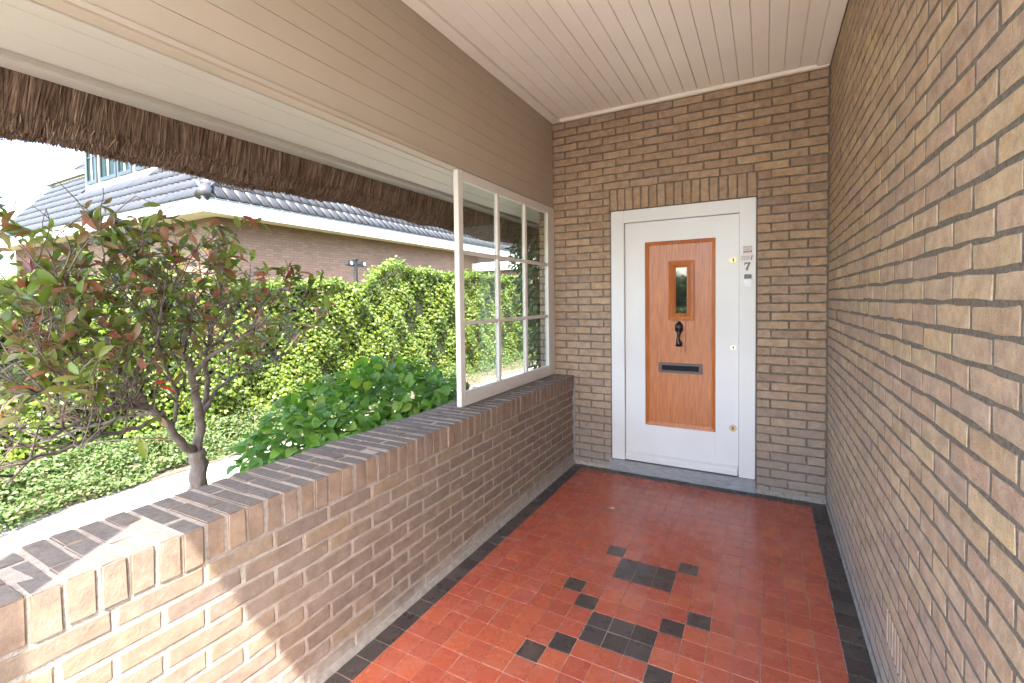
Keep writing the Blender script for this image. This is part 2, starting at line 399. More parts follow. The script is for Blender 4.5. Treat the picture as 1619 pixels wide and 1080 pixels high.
# ------------------------------------------------------------------ bricks
def brick_verts(L, H, D, seed, bev=.0015, jit=.0019, nx=6, nz=4):
    r = np.random.default_rng(seed)
    xs = np.concatenate([[-L/2, -L/2 + bev*1.6], np.linspace(-L/2, L/2, nx - 2)[1:-1], [L/2 - bev*1.6, L/2]])
    zs = np.array([-H/2, -H/2 + bev*1.5, H/2 - bev*1.5, H/2])
    nx = len(xs); V = []
    sk = r.normal(0, .0005, 2)
    for j, z in enumerate(zs):
        for i, x in enumerate(xs):
            ex = i in (0, nx - 1); ez = j in (0, 3)
            y = -bev if (ex or ez) else 0.0
            if ex and ez: y = -bev * 1.5
            xx = x - (np.sign(x) * bev * .55 if ex and ez else 0) + r.normal(0, jit if ex else .0004)
            zz = z - (np.sign(z) * bev * .4 if ex and ez else 0) + r.normal(0, jit if ez else .0004)
            V.append((xx, y + r.normal(0, .0003) + sk[0] * x / L + sk[1] * z / H, zz))
    ring = [i for i in range(nx)] + [nx * j + nx - 1 for j in range(1, 4)] + [nx * 3 + i for i in range(nx - 2, -1, -1)] + [nx * j for j in (2, 1)]
    F = [(nx*j + i, nx*j + i + 1, nx*(j+1) + i + 1, nx*(j+1) + i) for j in range(3) for i in range(nx - 1)]
    b0 = len(V)
    for q in ring: V.append((V[q][0], -D, V[q][2]))
    k = len(ring)
    for q in range(k): F.append((ring[(q+1) % k], ring[q], b0 + q, b0 + (q+1) % k))
    return np.array(V), np.array(F)      # front face at y = 0 facing +y

BH = .0525; BL = .2165
class BrickSet:
    """shared brick meshes of a few lengths, each in a few worn variants"""
    def __init__(s, mat, H=BH, D=.03, lens=(BL, .156, .102, .06), nvar=9, bev=.0015, jit=.0019):
        s.H, s.mat, s.lib = H, mat, {}
        for L in lens:
            s.lib[L] = []
            for v in range(nvar):
                V, F = brick_verts(L, H, D, int(L * 1e4) + v * 31, bev, jit)
                s.lib[L].append((V, F, fast_mesh('brick', V, F, mat)))
    def pick(s, L):
        k = min(s.lib, key=lambda q: abs(q - L)); return k, random.choice(s.lib[k])

def lay_bricks(bs, specs, par, name='brick', limit=300, stuff_name='bricks', key=None):
    """specs: (centre, rotz, length[, roll]); the largest in view are objects, the rest one joined part"""
    specs = sorted(specs, key=key) if key else specs
    AV, AF, n = [], [], 0
    for i, (c, rz, L, roll) in enumerate(specs):
        k, (V, F, me) = bs.pick(L)
        mat = Matrix.Translation(c) @ Matrix.Rotation(rz + random.gauss(0, .0018), 4, 'Z') @ Matrix.Rotation(roll + random.gauss(0, .006), 4, 'Y') @ Matrix.Diagonal((L / k, 1, 1, 1))
        if i < limit:
            o = bpy.data.objects.new(name, me); COL.objects.link(o)
            o.parent = par; o.matrix_parent_inverse = Matrix.Translation(-par.location); o.matrix_basis = mat
        else:
            m3 = np.array(mat)
            AV.append(V @ m3[:3, :3].T + m3[:3, 3]); AF.append(F + n); n += len(V)
    if AV:
        stuff(link(stuff_name, fast_mesh(stuff_name, np.concatenate(AV), np.concatenate(AF), bs.mat), par))

def courses(u0, u1, z0, z1, zoff, pitch_z, joint, pitch, parity0, excl=(), zmin=None):
    """running bond; yields (u centre, z centre, length). joint = a joint position on rows of parity0"""
    out = []; k = int(math.floor((z0 - zoff) / pitch_z))
    while zoff + k * pitch_z < z1 - .02:
        zb = zoff + k * pitch_z; zc = zb + pitch_z / 2
        sh = joint + (0 if k % 2 == parity0 else pitch / 2)
        i = int(math.floor((u0 - sh) / pitch)) - 1
        while sh + i * pitch < u1:
            a, b = sh + i * pitch, sh + (i + 1) * pitch; i += 1
            a, b = max(a, u0), min(b, u1)
            segs = [(a, b)]
            for (e0, e1, f0, f1) in excl:
                if f0 < zc < f1:
                    ns = []
                    for (p, q) in segs:
                        if q <= e0 or p >= e1: ns.append((p, q))
                        else:
                            if p < e0: ns.append((p, e0))
                            if q > e1: ns.append((e1, q))
                    segs = ns
            for (p, q) in segs:
                if q - p > .035 and zc > z0: out.append(((p + q) / 2, zc, q - p - .0125))
        k += 1
    return out
CAMP = Vector((0, 0, CAM_H))

# ================================================================== SETTING
# ground sheet, path, planting bed
gm = MB(); gm.box(-300, 300, -300, 300, G - .5, G)
struct(gm.obj('ground', M['garden_ground']))
struct(MB().box(-4.78, -3.25, -6, 40, G - .05, G + .012).obj('garden_path', M['paving']))
struct(MB().box(-3.25, XCAP, -6, 12, G - .05, G + .02).obj('planting_bed', M['soil']))
struct(MB().box(-5.6, -4.78, -6, 40, G - .05, G + .03).obj('hedge_bed', M['soil']))
struct(MB().box(XCAP, 3, -9, -.45, G - .05, -.012).obj('entrance_path', M['paving']))

# ---- porch floor: grout slab + tiles
TX = .1; TY = (YB - 2.075) / 18.0; X0 = -.711; Y0 = 2.075
floor = struct(MB().box(XL - .05, XR + .05, Y0 - 11 * TY, YB + .02, -.12, -.0025).obj('porch_floor', M['grout']))
black = set()
for r in (0, 1):
    for q in (0, 1, 2): black |= {(q, -1 - r), (q, 4 - r)}
black |= {(-1, 0), (-2, 1), (-1, -3), (-2, -4), (3, 0), (4, 1), (3, -3), (4, -4), (-1, 5), (3, 5)}
def tile_mesh(mat, seed):
    mb = MB().box(-.0487, .0487, -TY/2 + .0015, TY/2 - .0015, -.014, 0)
    me = mb.mesh('tile', mat, .0011, 1)
    return me
tm = {k: [tile_mesh(M[k], i) for i in range(3)] for k in ('red_tile', 'black_tile')}
tiles = []
for r in range(-11, 18):
    for q in range(-8, 11):
        x = X0 + (q + .5) * TX; y = Y0 + (r + .5) * TY
        edge = q in (-8, 10) or r == 17
        kind = 'black_tile' if edge or (q, r) in black else 'red_tile'
        tiles.append((kind, x, y))
for kind in ('red_tile', 'black_tile'):
    L = sorted([t for t in tiles if t[0] == kind], key=lambda t: (t[2] < 1.15, (Vector((t[1], t[2], 0)) - CAMP).length))
    AV, AF, n = [], [], 0
    for i, (_, x, y) in enumerate(L):
        me = random.choice(tm[kind])
        mat = Matrix.Translation((x + random.gauss(0, .0004), y + random.gauss(0, .0004), random.gauss(0, .00025))) @ Matrix.Rotation(random.gauss(0, .0018), 4, 'X') @ Matrix.Rotation(random.gauss(0, .0018), 4, 'Y') @ Matrix.Rotation(random.gauss(0, .003), 4, 'Z')
        if i < 300 and y > 1.1:
            o = bpy.data.objects.new(kind, me); COL.objects.link(o); o.parent = floor; o.matrix_basis = mat
        else:
            V = np.array([v.co[:] for v in me.vertices]); m3 = np.array(mat); V = V @ m3[:3, :3].T + m3[:3, 3]
            for p in me.polygons:
                vs = list(p.vertices)
                for j in range(1, len(vs) - 1): AF.append((vs[0] + n, vs[j] + n, vs[j+1] + n))
            AV.append(V); n += len(V)
    if AV: stuff(link(kind + 's', fast_mesh(kind + 's', np.concatenate(AV), np.array(AF), M[kind]), floor))

struct(MB().box(XL - .05, XR + .05, -.52, Y0 - 11 * TY - .004, -.12, -.001).obj('added_bounce_slab', M['sill_stone'], None, .004, 1))  # unseen slab added in place of red tiles to cut red bounce light

# ---- tall brick wall on the right
bs_tan = BrickSet(M['brick_tan'])
rw = thing('brick_wall', (.52, 1.7, 0), 'tall tan brick wall with grey joints along the right of the porch', 'wall')
MB().box(XR + .0014, .66, -.45, YB + .006, -.12, ZC + .04).obj('mortar', M['mortar_dark'], rw)
vent_y0, vent_y1, vent_z0, vent_z1 = 1.868, 2.092, .034 + 3 * .0647, .034 + 5 * .0647
sp = [((XR, u, z), R(90), L, 0) for u, z, L in courses(-.45, YB - .004, .02, ZC + .01, .034, .0647, 1.243, .229, 0, [(vent_y0, vent_y1, vent_z0, vent_z1)])]
sp = [((XR + random.gauss(0, .0003), c[1], c[2] + random.gauss(0, .0009)), rz, L, ro) for c, rz, L, ro in sp]
lay_bricks(bs_tan, sp, rw, key=lambda s: (s[0][1] < 1.02, (Vector(s[0]) - CAMP).length))
MB().prism([(XR - .007, .0), (XR + .02, .0), (XR + .02, .024), (XR + .0005, .020)], 'y', -.4, YB - .012).obj('cement_fillet', M['cement'], rw)
av = MB().box(XR + .004, XR + .02, vent_y0, vent_y1, vent_z0 - .004, vent_z1 + .004).obj('air_vent', M['dark_hole'], rw)
for k in range(6):
    y = vent_y0 + .004 + k * (vent_y1 - vent_y0 - .03) / 5
    MB().box(XR - .002, XR + .015, y, y + .022, vent_z0 + .002, vent_z1 - .002).obj('slat', M['brick_tan'], av, .003, 1)

# ---- back wall round the door
DL, DR, DT = -1.164, -.061, 2.225
bs_shaded = BrickSet(M['brick_tan_shaded'])
bw = thing('brick_wall', (-.6, YB + .1, 0), 'tan brick wall, shade put into its colour, around the white front door with soldier bricks above', 'wall')
mb = MB(); yc = YB + .0030
mb.box(XCAP + .01, DL - .002, yc, YB + .2, -.12, DT + .004); mb.box(DR + .002, XR + .0015, yc, YB + .2, -.12, DT + .004); mb.box(XCAP + .01, XR + .0015, yc, YB + .2, DT + .0045, ZC + .04)
mb.obj('mortar', M['mortar_brown'], bw)
LT0, LT1 = 2.230, 2.4124
sp = [((u, YB + random.gauss(0, .0004), z + random.gauss(0, .0009)), R(180), L, 0) for u, z, L in
      courses(XCAP + .002, XR - .002, .03, ZC + .01, 0.0, .0652, .036, .231, 0, [(DL - .004, DR + .004, -1, DT + .005), (DL - .012, DR + .006, DT - .01, LT1)])]
lay_bricks(bs_shaded, sp, bw, key=lambda s: (s[0][0] < -1.5, (Vector(s[0]) - CAMP).length))
bs_sold = BrickSet(M['brick_tan_shaded'], H=.053, lens=(.172,), nvar=6)
nS = 17; w = (DR - DL + .014) / nS
sp = [((DL - .010 + (i + .5) * w, YB + random.gauss(0, .001), (LT0 + LT1) / 2), R(180), LT1 - LT0 - .01, R(90)) for i in range(nS)]
lay_bricks(bs_sold, sp, bw, name='soldier_brick')
for a, b_ in ((XL, DL - .004), (DR + .004, XR)):
    MB().prism([(YB - .014, 0), (YB + .015, 0), (YB + .015, .033), (YB - .004, .028)], 'x', a + .003, b_ - .003).obj('cement_fillet', M['cement_light'], bw)

# ---- low parapet wall with brick-on-edge cap
bs_grey = BrickSet(M['brick_grey'], H=.0545, bev=.0026, jit=.0019)
pw = thing('parapet_wall', (-1.68, 1.9, G), 'low grey-brown brick parapet wall with brick-on-edge cap and pale joints', 'wall')
CB = .676
MB().box(XCAP + .006, XL - .0032, YF, YB + .003, G - .05, CB - .003).obj('mortar', M['mortar_light'], pw)
sp = [((XL + random.gauss(0, .0006), u, z + random.gauss(0, .001)), R(-90), L, 0) for u, z, L in courses(YF, YB - .012, .025, CB - .005, CB - 12 * .0655, .0655, .552, .230, 1)]
lay_bricks(bs_grey, sp, pw)
sp = [((XCAP, u, z), R(90), L, 0) for u, z, L in courses(YF, YB, G, CB - .005, CB - 12 * .0655, .0655, .552, .230, 1)]
lay_bricks(bs_grey, sp, pw, limit=0, stuff_name='outer_bricks')
MB().box(XCAP + .004, XL - .003, YF, YB + .003, CB - .0028, ZW - .0032).obj('cap_mortar', M['mortar_cap'], pw)
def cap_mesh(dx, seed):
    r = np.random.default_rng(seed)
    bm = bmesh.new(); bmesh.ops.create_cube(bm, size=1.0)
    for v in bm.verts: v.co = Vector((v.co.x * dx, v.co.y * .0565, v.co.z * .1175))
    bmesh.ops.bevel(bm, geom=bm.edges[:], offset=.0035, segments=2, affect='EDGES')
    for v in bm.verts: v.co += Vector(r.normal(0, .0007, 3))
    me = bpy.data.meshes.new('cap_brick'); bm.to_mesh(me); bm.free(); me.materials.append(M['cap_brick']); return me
capw = XL - XCAP
CM = {q: [cap_mesh(q, s) for s in range(6)] for q in (.220, .110)}
k = 0; y = .391 + .0655 / 2 - .0655 * 7
while y < YB - .03:
    order = (.220, .110) if k % 2 else (.110, .220)
    xc = XL + .002
    for L in order:
        o = bpy.data.objects.new('cap_brick', random.choice(CM[L])); COL.objects.link(o); o.parent = pw
        o.matrix_parent_inverse = Matrix.Translation(-pw.location)
        o.matrix_basis = Matrix.Translation((xc - L / 2 + random.gauss(0, .0015), y + random.gauss(0, .001), ZW - .058 + random.gauss(0, .0016))) @ Matrix.Rotation(random.gauss(0, .012), 4, 'X') @ Matrix.Rotation(random.gauss(0, .006), 4, 'Y') @ Matrix.Rotation(random.gauss(0, .01), 4, 'Z')
        xc -= L + .0085
    y += .0655; k += 1
MB().prism([(XL - .01, 0), (XL + .011, 0), (XL + .002, .030), (XL - .01, .032)], 'y', YF, YB - .012).obj('cement_fillet', M['cement_light'], pw)
MB().box(XL - .006, XL + .012, YB - .013, YB - .0005, .002, CB + .09).obj('corner_joint', M['cement'], pw, .003, 1)

# ---- front of the porch (behind the camera): slim post carrying the roof edge
T(MB().box(-1.16, -1.0, -.50, -.34, G, ZC + .015).obj('porch_post', M['frame_paint'], None, .006, 1), 'cream wooden post at the open front of the porch', 'post')
# ---- ceiling boards
ce = struct(MB().box(XP - .04, XR + .04, -.505, YB + .05, ZC + .016, ZC + .05).obj('porch_ceiling', M['ceiling_paint']))
x = XP + .088; bwid = (XR - .088 - x) / 20
for i in range(20):
    a = x + i * bwid
    MB().box(a + .0012, a + bwid - .0012, -.505, YB - .05, ZC + .002, ZC + .0155).obj('ceiling_board', M['ceiling_paint'], ce, .0028, 1)
MB().box(XP, XP + .084, -.505, YB - .001, ZC - .012, ZC + .0155).obj('ceiling_trim', M['ceiling_paint'], ce, .004, 2)
MB().box(XR - .086, XR - .006, -.505, YB - .0495, ZC - .012, ZC + .0155).obj('ceiling_trim', M['ceiling_paint'], ce, .004, 2)
MB().box(XP + .085, XR - .006, YB - .048, YB - .001, ZC - .018, ZC + .0155).obj('ceiling_trim', M['ceiling_paint'], ce, .008, 3)

# ---- panelling above the opening
pn = thing('wall_panelling', (XP - .03, 1.9, ZO), 'beige board panelling above the garden opening of the porch', 'panelling')
MB().box(XP - .06, XP - .0135, YF, YB - .002, ZO + .012, ZC + .015).obj('backing', M['panel_paint'], pn)
nb = 8; bh_ = (ZC - ZO - .04) / nb
for i in range(nb):
    z = ZO + .032 + i * bh_
    MB().box(XP - .013, XP, YF, YB - .002, z + .0006, z + bh_ - .0006).obj('panel_board', M['panel_paint'], pn, .0015, 1)
MB().box(XP - .062, XP + .012, YF, YB - .002, ZO, ZO + .030).obj('bottom_trim', M['panel_paint'], pn, .006, 2)

# ---- thatched roof with soffit
th = thing('thatched_roof', (0, 3, ZO), 'brown thatched roof with ragged reed eave above the garden opening', 'roof')
prof = [(-2.345, 2.195), (-2.47, 2.165), (-2.86, 2.30), (1.6, 7.6), (6.0, 2.4), (5.7, 2.25), (.72, 2.25), (.72, 3.135), (-1.765, 3.135), (-1.765, 2.345), (-2.29, 2.345)]
MB().prism(prof, 'y', -.503, 9.5).obj('thatch', M['thatch'], th)
sx = [-1.764, -1.835, -1.985, -2.135]
for a, b_ in ((-1.7625, -1.830), (-1.833, -1.992), (-1.995, -2.148)):
    MB().box(b_, a, -.45, 9.4, ZO - .002, ZO + .016).obj('soffit_board', M['soffit_paint'], th, .003, 1)
MB().box(-2.188, -2.1505, -.45, 9.4, ZO + .010, ZO + .026).obj('soffit_groove', M['panel_paint'], th)
MB().box(-2.292, -2.19, -.45, 9.4, ZO - .014, ZO + .020).obj('eave_fascia', M['soffit_paint'], th, .004, 2)
def tubes(P0, P1, r0, r1, sides=3):
    n = len(P0); d = P1 - P0; d /= np.linalg.norm(d, axis=1)[:, None]
    a = np.cross(d, np.array([.3, 1, .2])); a /= np.linalg.norm(a, axis=1)[:, None]; b_ = np.cross(d, a)
    ph = RNG.random(n) * 6.28; V = np.zeros((n, 2 * sides, 3))
    for j in range(sides):
        t = ph + 2 * math.pi * j / sides; o = np.cos(t)[:, None] * a + np.sin(t)[:, None] * b_
        V[:, j] = P0 + o * r0[:, None]; V[:, sides + j] = P1 + o * r1[:, None]
    base = (np.arange(n) * 2 * sides)[:, None]
    Fq = [[j, (j + 1) % sides, sides + (j + 1) % sides, sides + j] for j in range(sides)]
    F = np.concatenate([base + np.array(q)[None] for q in Fq])
    tri = np.concatenate([F[:, [0, 1, 2]], F[:, [0, 2, 3]], base + np.array([[sides, sides + 1, sides + 2]])])
    return V.reshape(-1, 3), tri
def wav(y): return .018 * np.sin(y * 1.9 + .5) + .012 * np.sin(y * 5.1) + .008 * np.sin(y * 13 + 1)
n = 24000
y = RNG.uniform(.1, 9.3, n) ; y = np.where(RNG.random(n) < .6, RNG.uniform(.2, 4.2, n), y)
t0 = RNG.random(n) ** 2 * .35; dep = RNG.random(n) * .03
A = np.stack([-2.294 - dep * .8, y, 2.318 - dep * 0 + .012 * RNG.random(n) - .05 * t0], 1)
tilt = RNG.normal(0, .016, n) + .02 * np.sin(y * 7) * np.sin(y * 2.1)
ln = RNG.uniform(.70, 1.05, n)
A[:, 2] += dep * .5
B = np.stack([-2.298 - .050 * ln - dep * .9, y + tilt, 2.305 - .185 * ln - wav(y) * .8 + dep * .2], 1)
V1, F1 = tubes(A, B, RNG.uniform(.0015, .0036, n), RNG.uniform(.0012, .0028, n))
n2 = 60000
y = np.where(RNG.random(n2) < .62, RNG.uniform(.2, 4.2, n2), RNG.uniform(.1, 9.3, n2)); s = RNG.random(n2) * 1.35
ex = -2.345 - .105 * s; ez = 2.135 - .022 * np.minimum(s, .85) + .06 * np.maximum(s - .85, 0) - wav(y) * .7
E_ = np.stack([ex, y, ez - RNG.random(n2) * .016], 1)
D_ = np.stack([-.40 + RNG.normal(0, .14, n2), RNG.normal(0, .14, n2), -.9 + RNG.normal(0, .15, n2)], 1); D_ /= np.linalg.norm(D_, axis=1)[:, None]
V2, F2 = tubes(E_ - D_ * RNG.uniform(.03, .06, n2)[:, None], E_ + D_ * (RNG.random(n2) ** 3 * .016)[:, None], RNG.uniform(.0013, .0026, n2), RNG.uniform(.0010, .0020, n2))
stuff(link('reeds', fast_mesh('reeds', np.concatenate([V1, V2]), np.concatenate([F1, F2 + len(V1)]), M['reed']), th))

# ---- house wall continuing beyond the porch
hw = T(MB().box(XCAP, .655, YB + .202, 9.4, G - .05, 2.34).obj('house_wall', M['far_brick']), 'brick outer wall of the house continuing beyond the porch window', 'wall')

# ================================================================== PORCH WINDOW
pwn = thing('porch_window', (-1.69, 3.15, ZW), 'cream wooden window with nine panes standing on the parapet wall', 'window')
WX0, WX1 = -1.727, -1.690
WB = ZW + .004
MB().box(WX0, WX1, 2.420, 2.474, WB, ZO - .0005).obj('post', M['frame_paint'], pwn, .003, 1)
MB().box(WX0 + .001, WX1 - .001, 3.790, YB - .0035, WB, ZO - .0005).obj('stile', M['frame_paint'], pwn, .003, 1)
MB().box(WX0 + .001, WX1 - .001, 2.4745, 3.7895, WB, .893).obj('bottom_rail', M['frame_paint'], pwn, .004, 2)
MB().box(WX0 + .001, WX1 - .001, 2.4745, 3.7895, 2.245, ZO - .0005).obj('top_rail', M['frame_paint'], pwn, .004, 2)
gy = [2.4745, 2.925, 3.362, 3.7895]; gz = [.893, 1.335, 1.792, 2.245]
for yv in gy[1:3]: MB().box(-1.722, -1.692, yv - .019, yv + .019, .8935, 2.2445).obj('glazing_bar', M['frame_paint'], pwn, .004, 1)
for zv in gz[1:3]:
    for i in range(3):
        a = gy[i] + (.0195 if i else .0005); b_ = gy[i+1] - (.0195 if i < 2 else .0005)
        MB().box(-1.720, -1.694, a, b_, zv - .013, zv + .013).obj('glazing_bar', M['frame_paint'], pwn, .003, 1)
for i in range(3):
    for j in range(3):
        a = gy[i] + (.0195 if i else 0) - .004; b_ = gy[i+1] - (.0195 if i < 2 else 0) + .004
        c_ = gz[j] + (.013 if j else 0) - .004; d_ = gz[j+1] - (.013 if j < 2 else 0) + .004
        MB().box(-1.7090, -1.7050, a, b_, c_, d_).obj('pane', M['pane'], pwn)

# ================================================================== FRONT DOOR
df = thing('door_frame', (-.61, YB, .05), 'white painted door frame set in the back brick wall', 'door frame')
FY = YB - .006; FB = .098
MB().box(DL + .001, -1.052, FY, YB + .12, FB, DT - .001).obj('jamb', M['white_paint'], df, .004, 2)
MB().box(-.174, DR - .001, FY, YB + .12, FB, DT - .001).obj('jamb', M['white_paint'], df, .004, 2)
MB().box(-1.0515, -.1745, FY, YB + .12, 2.120, DT - .001).obj('head', M['white_paint'], df, .004, 2)
T(MB().box(DL - .02, DR + .003, YB - .022, YB + .14, -.01, FB - .001).obj('door_sill', M['sill_stone'], None, .006, 2), 'grey stone sill under the white front door', 'sill')
dr = thing('front_door', (-.61, YB + .04, .11), 'white front door with tall orange varnished wood panel and small window', 'door')
LY = YB + .022                       # face of the leaf
pl, pr, pb, pt_ = -.884, -.340, .418, 1.948
lf = MB()
lf.box(-1.049, pl, LY, YB + .07, .112, 2.117).box(pr, -.177, LY, YB + .07, .112, 2.117)
lf.box(pl + .0003, pr - .0003, LY, YB + .07, .112, pb).box(pl + .0003, pr - .0003, LY, YB + .07, pt_, 2.117)
lf.obj('leaf', M['white_paint'], dr)
MB().prism([(LY, .112), (LY - .045, .112), (LY - .045, .146), (LY - .030, .160), (LY, .176)], 'x', -1.044, -.181).obj('weather_bar', M['white_paint'], dr, .003, 2)
pan = MB().box(pl, pr, LY + .018, YB + .068, pb, pt_).obj('wood_panel', M['door_wood'], dr)
def molding(name, l, r_, b_, t_, wd, y0, y1, mat, par, bev=.006):
    for poly in (((l, b_), (r_, b_), (r_ - wd, b_ + wd), (l + wd, b_ + wd)), ((r_, b_), (r_, t_), (r_ - wd, t_ - wd), (r_ - wd, b_ + wd)),
                 ((r_, t_), (l, t_), (l + wd, t_ - wd), (r_ - wd, t_ - wd)), ((l, t_), (l, b_), (l + wd, b_ + wd), (l + wd, t_ - wd))):
        mb = MB(); n = 4
        # sloping moulding: outer edge high, inner edge low
        o1, o2, i2, i1 = poly
        mb.v = [(o1[0], y0, o1[1]), (o2[0], y0, o2[1]), (i2[0], y1, i2[1]), (i1[0], y1, i1[1]), (o1[0], y1 + .012, o1[1]), (o2[0], y1 + .012, o2[1]), (i2[0], y1 + .012, i2[1]), (i1[0], y1 + .012, i1[1])]
        mb.f = [(0, 1, 2, 3), (4, 7, 6, 5), (0, 4, 5, 1), (1, 5, 6, 2), (2, 6, 7, 3), (3, 7, 4, 0)]
        mb.obj(name, mat, par)
molding('moulding', pl + .0008, pr - .0008, pb + .0008, pt_ - .0008, .030, LY + .003, LY + .0165, M['door_wood'], pan)
# little window
molding('window_moulding', -.694, -.500, 1.302, 1.782, .040, LY - .004, LY + .012, M['door_wood'], pan)
molding('window_moulding', -.655, -.539, 1.341, 1.743, .016, LY + .003, LY + .013, M['door_wood'], pan)
MB().box(-.640, -.554, LY + .0145, LY + .0178, 1.356, 1.728).obj('door_glass', M['door_glass'], pan)
# knocker
kp = MB().box(-.662, -.563, LY + .004, LY + .0178, 1.046, 1.300).obj('knocker_plate', M['door_wood'], dr, .004, 2)
kb = MB()
kb.tube([(-.612, LY + .004, 1.285), (-.612, LY - .012, 1.262), (-.611, LY - .020, 1.215)], [.012, .030, .030], 12)
kb.tube([(-.611, LY - .020, 1.225), (-.612, LY - .026, 1.185), (-.618, LY - .024, 1.150), (-.610, LY - .022, 1.120), (-.612, LY - .018, 1.095)], [.026, .012, .011, .024, .026], 12)
kb.obj('knocker', M['black_iron'], kp, 0, 1, True)
# letter slot
sl = MB(); sx0, sx1, sz0, sz1 = -.776, -.438, .868, .950
sl.box(sx0, sx1, LY + .006, LY + .0178, sz0, sz0 + .020).box(sx0, sx1, LY + .006, LY + .0178, sz1 - .020, sz1).box(sx0, sx0 + .026, LY + .006, LY + .0178, sz0 + .0202, sz1 - .0202).box(sx1 - .026, sx1, LY + .006, LY + .0178, sz0 + .0202, sz1 - .0202)
so = sl.obj('letter_slot', M['slot_metal'], dr)
MB().box(sx0 + .027, sx1 - .027, LY + .011, LY + .0176, sz0 + .021, sz1 - .021).obj('flap', M['slot_flap'], so, .002, 1)
for z, mt, nm in ((1.766, 'brass', 'lock'), (1.094, 'steel', 'lock'), (.468, 'brass', 'lock')):
    lk = MB().disc((-.215, LY, z), .027 if mt == 'brass' else .022, .007).obj(nm, M[mt], dr, .002, 2, False)
    MB().disc((-.215, LY - .007, z + .005), .0065, .0012, sides=12).box(-.2185, -.2115, LY - .0082, LY - .007, z - .015, z + .003).obj('keyhole', M['dark_hole'], lk)
# things on the right jamb
def flat_box(x0, x1, z0, z1, d): return MB().box(x0, x1, FY - d, FY - .0002, z0, z1)
s1 = T(flat_box(-.150, -.084, 1.806, 1.872, .0012).obj('name_sticker', M['sticker']), 'small upper sticker with red line above the house number', 'sticker')
for i, (z0, z1, c) in enumerate(((1.852, 1.862, 'ink_grey'), (1.836, 1.845, 'ink_grey'), (1.815, 1.830, 'ink_red'))):
    for j in range(5):
        a = -.146 + j * .0118
        MB().box(a, a + .0095, FY - .0020, FY - .00125, z0 + .002 * (j % 2), z1 - .0015 * ((j + i) % 3)).obj('print_mark', M[c], s1)
s2 = T(flat_box(-.162, -.076, 1.752, 1.800, .0012).obj('name_sticker', M['sticker']), 'pale wider sticker just above the number 7', 'sticker')
for i, z in enumerate((1.788, 1.776, 1.764)):
    for j in range(4):
        a = -.157 + j * .014
        MB().box(a, a + .0105 - .002 * ((i + j) % 3), FY - .0020, FY - .00125, z - .003, z + .0015).obj('print_mark', M['ink_grey'], s2)
MB().prism([(-.097, 1.760), (-.090, 1.760), (-.083, 1.794), (-.090, 1.794)], 'y', FY - .0020, FY - .00125).obj('print_mark', M['ink_red'], s2)
seven = [(-.139, 1.742), (-.139, 1.722), (-.134, 1.722), (-.131, 1.731), (-.113, 1.731), (-.128, 1.700), (-.129, 1.682), (-.114, 1.682), (-.113, 1.700), (-.098, 1.735), (-.098, 1.742)]
T(MB().prism(seven, 'y', FY - .006, FY - .0003).obj('house_number', M['number_metal']), 'dark metal number 7 on the white door frame', 'number')
db = thing('doorbell', (-.115, FY, 1.60), 'doorbell with black top and white button under the number 7', 'doorbell')
MB().box(-.140, -.091, FY - .016, FY - .0004, 1.562, 1.618).obj('button', M['plastic_white'], db, .003, 2)
MB().box(-.140, -.091, FY - .018, FY - .0004, 1.6185, 1.652).obj('camera_cover', M['plastic_black'], db, .003, 2)

# dry leaf on the tiles
lv = []
dl = MB(); dl.v = [(0, 0, .001), (.022, .008, .006), (.045, .002, .003), (.024, -.012, .008), (.055, .006, .010)]; dl.f = [(0, 3, 1), (1, 3, 2), (2, 4, 1)]
o = dl.obj('dry_leaf', M['dry_leaf']); o.location = (-.985, 3.16, .0015); o.scale = (1.25, 1.25, 1.4); T(o, 'small dry leaf lying on the red tiles', 'leaf')

# ================================================================== PLANTS
def leaf_template(kind):
    if kind == 'ivy':
        V = [(0, 0, 0), (.32, .18, .02), (.50, .62, -.05), (.17, .62, .06), (0, 1.0, -.06), (-.17, .62, .06), (-.50, .62, -.05), (-.32, .18, .02), (0, .45, .09)]
        F = [(8, 0, 1), (8, 1, 2), (8, 2, 3), (8, 3, 4), (8, 4, 5), (8, 5, 6), (8, 6, 7), (8, 7, 0)]
    elif kind == 'small':
        V = [(0, 0, 0), (.34, .45, .06), (0, 1, -.05), (-.34, .45, .06), (0, .5, -.02)]
        F = [(0, 1, 4), (1, 2, 4), (2, 3, 4), (3, 0, 4)]
    elif kind == 'long':
        V = []; F = []
        prof = [(0, .015, 0), (.16, .115, .02), (.38, .185, .045), (.62, .19, .04), (.84, .115, .0), (1.0, .0, -.06)]
        for (t, w, z) in prof: V += [(-w, t, z + w * .28), (0, t, z - .015), (w, t, z + w * .28)]
        for i in range(len(prof) - 1):
            a = 3 * i; F += [(a, a+1, a+4), (a, a+4, a+3), (a+1, a+2, a+5), (a+1, a+5, a+4)]
    elif kind == 'broad':
        V = []; F = []
        prof = [(0, .03, 0), (.14, .27, .03), (.36, .40, .05), (.60, .37, .02), (.82, .21, -.07), (1.0, .0, -.19)]
        for (t, w, z) in prof: V += [(-w, t, z + w * .30), (0, t, z - .02), (w, t, z + w * .30)]
        for i in range(len(prof) - 1):
            a = 3 * i; F += [(a, a+1, a+4), (a, a+4, a+3), (a+1, a+2, a+5), (a+1, a+5, a+4)]
    return np.array(V, float), np.array(F)

def frames(tip, nrm):
    tip = tip / np.linalg.norm(tip, axis=1)[:, None]
    nrm = nrm - (nrm * tip).sum(1)[:, None] * tip; nrm /= np.linalg.norm(nrm, axis=1)[:, None] + 1e-9
    side = np.cross(tip, nrm)
    return np.stack([side, tip, nrm], axis=2)      # columns: x, y, z

